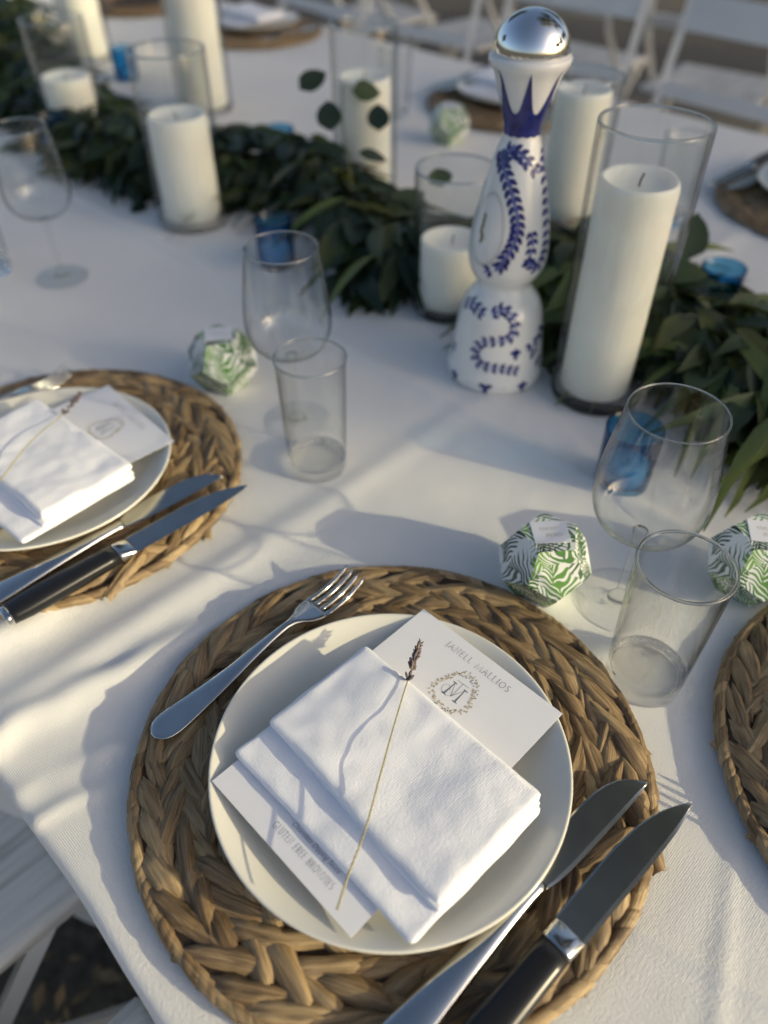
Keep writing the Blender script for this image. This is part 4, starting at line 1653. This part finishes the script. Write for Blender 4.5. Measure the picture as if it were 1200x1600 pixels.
gar = thing('garland', 'long leafy green garland running down the middle of the table', 'garland', (gp[6].x, gp[6].y, TZ))
go = Vector((gp[6].x, gp[6].y, TZ))
rnd = random.Random(21)
MB().tube([gpos(k / 60) - go + Vector((0, 0, -.008)) for k in range(61)], .005, 6).build('vine', M['stem'], gar)
mass = {'euca': MB(), 'leaf': MB(), 'blade_leaf': MB()}
vase_xy = [(o.location.x, o.location.y, .06) for o in bpy.data.objects if o.name.startswith('cylinder_vase')] + [(BB.x, BB.y, .064)]
vase_xy += [(o.location.x, o.location.y, .024) for o in bpy.data.objects if o.name.startswith('votive_holder')]
singles = 0
for k in range(4600):
    u = rnd.random()
    c = gpos(u)
    tang = (gpos(min(1, u + .01)) - gpos(max(0, u - .01))).normalized()
    side = Vector((-tang.y, tang.x, 0))
    s = rnd.gauss(0, .046)
    s = max(-.125, min(.125, s))
    p = c + side * s
    p.z = TZ + .004 + max(0, .078 - abs(s) * .62) * rnd.random() ** .7
    if any((p.x - x) ** 2 + (p.y - y) ** 2 < r * r for x, y, r in vase_xy):
        continue
    yaw = math.atan2(tang.y, tang.x) + rnd.choice((-1, 1)) * rnd.uniform(.2, 1.5)
    if abs(s) > .03:
        yaw = math.atan2(side.y * s, side.x * s) + rnd.uniform(-.9, .9)
    pit = rnd.uniform(-.55, .35)
    right = smoothstep(.62, .8, u)
    x = rnd.random()
    kind = 'long' if x < .05 + .30 * right else ('round' if x < .38 else ('small' if x < .50 else 'lance'))
    if kind == 'long' and p.z < TZ + .03:
        p.z += .03
    tip_z = p.z + math.sin(pit) * .05
    if tip_z < TZ + .004:
        pit = math.asin(max(-1, (TZ + .004 - p.z) / .05))
    from mathutils import Euler
    e = Euler((rnd.uniform(-.7, .7), -pit, yaw))
    sc_ = rnd.uniform(.8, 1.5)
    tipw = p + e.to_matrix() @ Vector(((.10 if kind == 'long' else .055) * sc_, 0, 0))
    lim = next((y0 + (y1 - y0) * (qx - x0) / (x1 - x0) for qx in (project(tipw)[0],) for (x0, y0), (x1, y1) in zip(g_low[:-1], g_low[1:]) if x0 <= qx <= x1), 9999)
    if project(tipw)[1] > lim + rnd.uniform(-10, 25) or project(p)[1] > lim:
        continue
    if singles < 240 and p.z > TZ + .034:
        o = ob('leaf', LEAFM[kind], gar, p - go, e)
        o.scale = (sc_,) * 3
        singles += 1
    else:
        mx = Matrix.Translation(p - go) @ e.to_matrix().to_4x4() @ Matrix.Scale(sc_, 4)
        pts = [mx @ v for v in LEAF[kind].v]
        for q in pts:
            q.z = max(q.z, .0025 + rnd.random() * .001)
        mass[{'round': 'euca', 'lance': 'leaf', 'long': 'blade_leaf', 'small': 'leaf'}[kind]].add(pts, LEAF[kind].f)
for k, b in mass.items():
    o = b.build('foliage', M[k], gar, True, False)
    o['kind'] = 'stuff'
# the free eucalyptus twig in front of a cylinder, leaf by leaf
base = W(556, 330, .04)
tw = [base, W(545, 260, .10), W(535, 190, .15), W(535, 130, .17)]
rel = [p - go for p in tw]
MB().tube(rel, [.0013, .0012, .001, .0008], 6).build('twig', M['stem'], gar)
for (x, y, h, ang, L_, W_) in ((468, 140, .175, 40, 1.15, 1.0), (550, 143, .17, 5, 1.0, 1.0), (516, 205, .145, 95, 1.15, 1.1), (592, 205, .14, 92, 1.05, 1.0), (560, 238, .13, -10, .95, .5), (605, 330, .05, 30, 1.5, 1.2), (690, 292, .12, 100, .7, 1.0), (1075, 405, .075, 75, 1.5, 1.2)):
    p = W(x, y, h)
    o = ob('leaf', LEAFM['round'], gar, p - go)
    # turn the leaf towards the camera
    rx = Vector((.70711, .70711, 0))
    up = Vector((-.70711 * sP, .70711 * sP, cP))
    d = rx * math.cos(R(ang)) + up * math.sin(R(ang))
    n_ = (Vector((.70711 * .7, -.70711 * .7, .7)))
    y_ = n_.cross(d).normalized()
    n2 = d.cross(y_)
    o.rotation_euler = Matrix((d, y_, n2)).transposed().to_euler()
    o.scale = (L_, W_ * 1.2, 1)
for (x, y) in ((410, 222), (400, 240), (430, 215), (205, 140), (330, 190), (590, 255)):
    b = MB()
    for k in range(7):
        a = k * 6.283 / 7
        b.add([(0, 0, 0), (.007 * math.cos(a - .4), .007 * math.sin(a - .4), .002), (.012 * math.cos(a), .012 * math.sin(a), .004), (.007 * math.cos(a + .4), .007 * math.sin(a + .4), .002)], [(0, 1, 2, 3)])
    o = b.build('blossom', M['flower'], gar, True, False)
    o.location = W(x, y, .06) - go
    o.rotation_euler = (rnd.uniform(-.5, .5), rnd.uniform(-.5, .5), 0)


# ------------------------------------------------------------------ white folding chairs
def chair(loc, rotz, label, group='white wooden folding chairs at the table'):
    """local: sitter faces +Y, seat centre at origin"""
    t = thing('folding_chair', label, 'chair', loc, rotz, group)
    c4 = [(-.205, -.20), (.205, -.20), (.205, .20), (-.205, .20)]
    o = cushion(c4, .432, .456, .010, 24, 24, 3, .0003).build('seat', M['grain'], t)
    for s in (-1, 1):
        MB().tube([(s * .215, .26, .012), (s * .215, .10, .25), (s * .215, -.17, .60), (s * .215, -.26, .93)], .0135, 4).build('back_post', M['paint'], t, False)
        MB().tube([(s * .190, -.24, .012), (s * .190, .0, .24), (s * .190, .16, .44)], .012, 4).build('rear_leg', M['paint'], t, False)
    for z0, z1, y in ((.785, .865, -.232), (.64, .675, -.187)):
        MB().box((0, y, (z0 + z1) / 2), (.42, .014, z1 - z0), Matrix.Rotation(R(15), 3, 'X')).build('back_rail', M['paint'], t, False)
    MB().box((0, -.225, .07), (.37, .018, .03)).build('foot_rail', M['paint'], t, False)
    MB().box((0, .225, .075), (.42, .018, .03)).build('foot_rail', M['paint'], t, False)
    return t


chair((-.615, -.20, 0), 0, 'white chair tucked at the table edge one seat down')
chair((-.098, -.215, 0), 0, 'white chair tucked at the table edge before the name card setting')
for i, (t_, n_, w_) in enumerate(((-.86, 1.90, 'behind the tallest glass cylinder'), (-.34, 1.88, 'furthest along towards the table end'), (-1.40, 1.92, 'behind the silver domed bottle'), (-1.93, 1.90, 'behind the far place mat and candle'), (-2.45, 1.93, 'at the far end behind the candles'))):
    chair((t_, n_, 0), R(180 + (i * 37 % 7) - 3), 'white chair across the table, ' + w_)

chair((.80, .50, 0), R(90), 'white chair at the head of the table by the end setting')
for k, w_ in enumerate(('seen past the far candles', 'seen past the far place mat', 'seen past the leafy cylinder', 'seen past the silver dome stopper', 'seen past the tallest cylinder rim')):
    chair((-3.0 + k * .56, 2.95 + .05 * (k % 2), 0), R(5 * k - 9), 'white chair of the next table with its back turned, ' + w_)

# pale chips and dry leaves on the ground by the near chairs
b = MB()
rnd = random.Random(5)
for k in range(900):
    p = Vector((rnd.uniform(-1.2, .3), rnd.uniform(-.9, .3), rnd.uniform(.004, .02)))
    a, s = rnd.uniform(0, 6.28), rnd.uniform(.008, .026)
    d = Vector((math.cos(a), math.sin(a), rnd.uniform(-.3, .3)))
    e = Vector((-math.sin(a), math.cos(a), rnd.uniform(-.3, .3)))
    b.add([p, p + d * s + e * s * .4, p + d * s * 2, p + d * s - e * s * .4], [(0, 1, 2, 3)])
o = b.build('leaf_litter', plain('dry_leaf_litter', (0.30, 0.22, 0.12), .9, var=.5, scale=30), None, False, False)
o['kind'] = 'stuff'
tag(o, 'pale dry leaf litter strewn on the ground under the chairs', 'leaf litter')
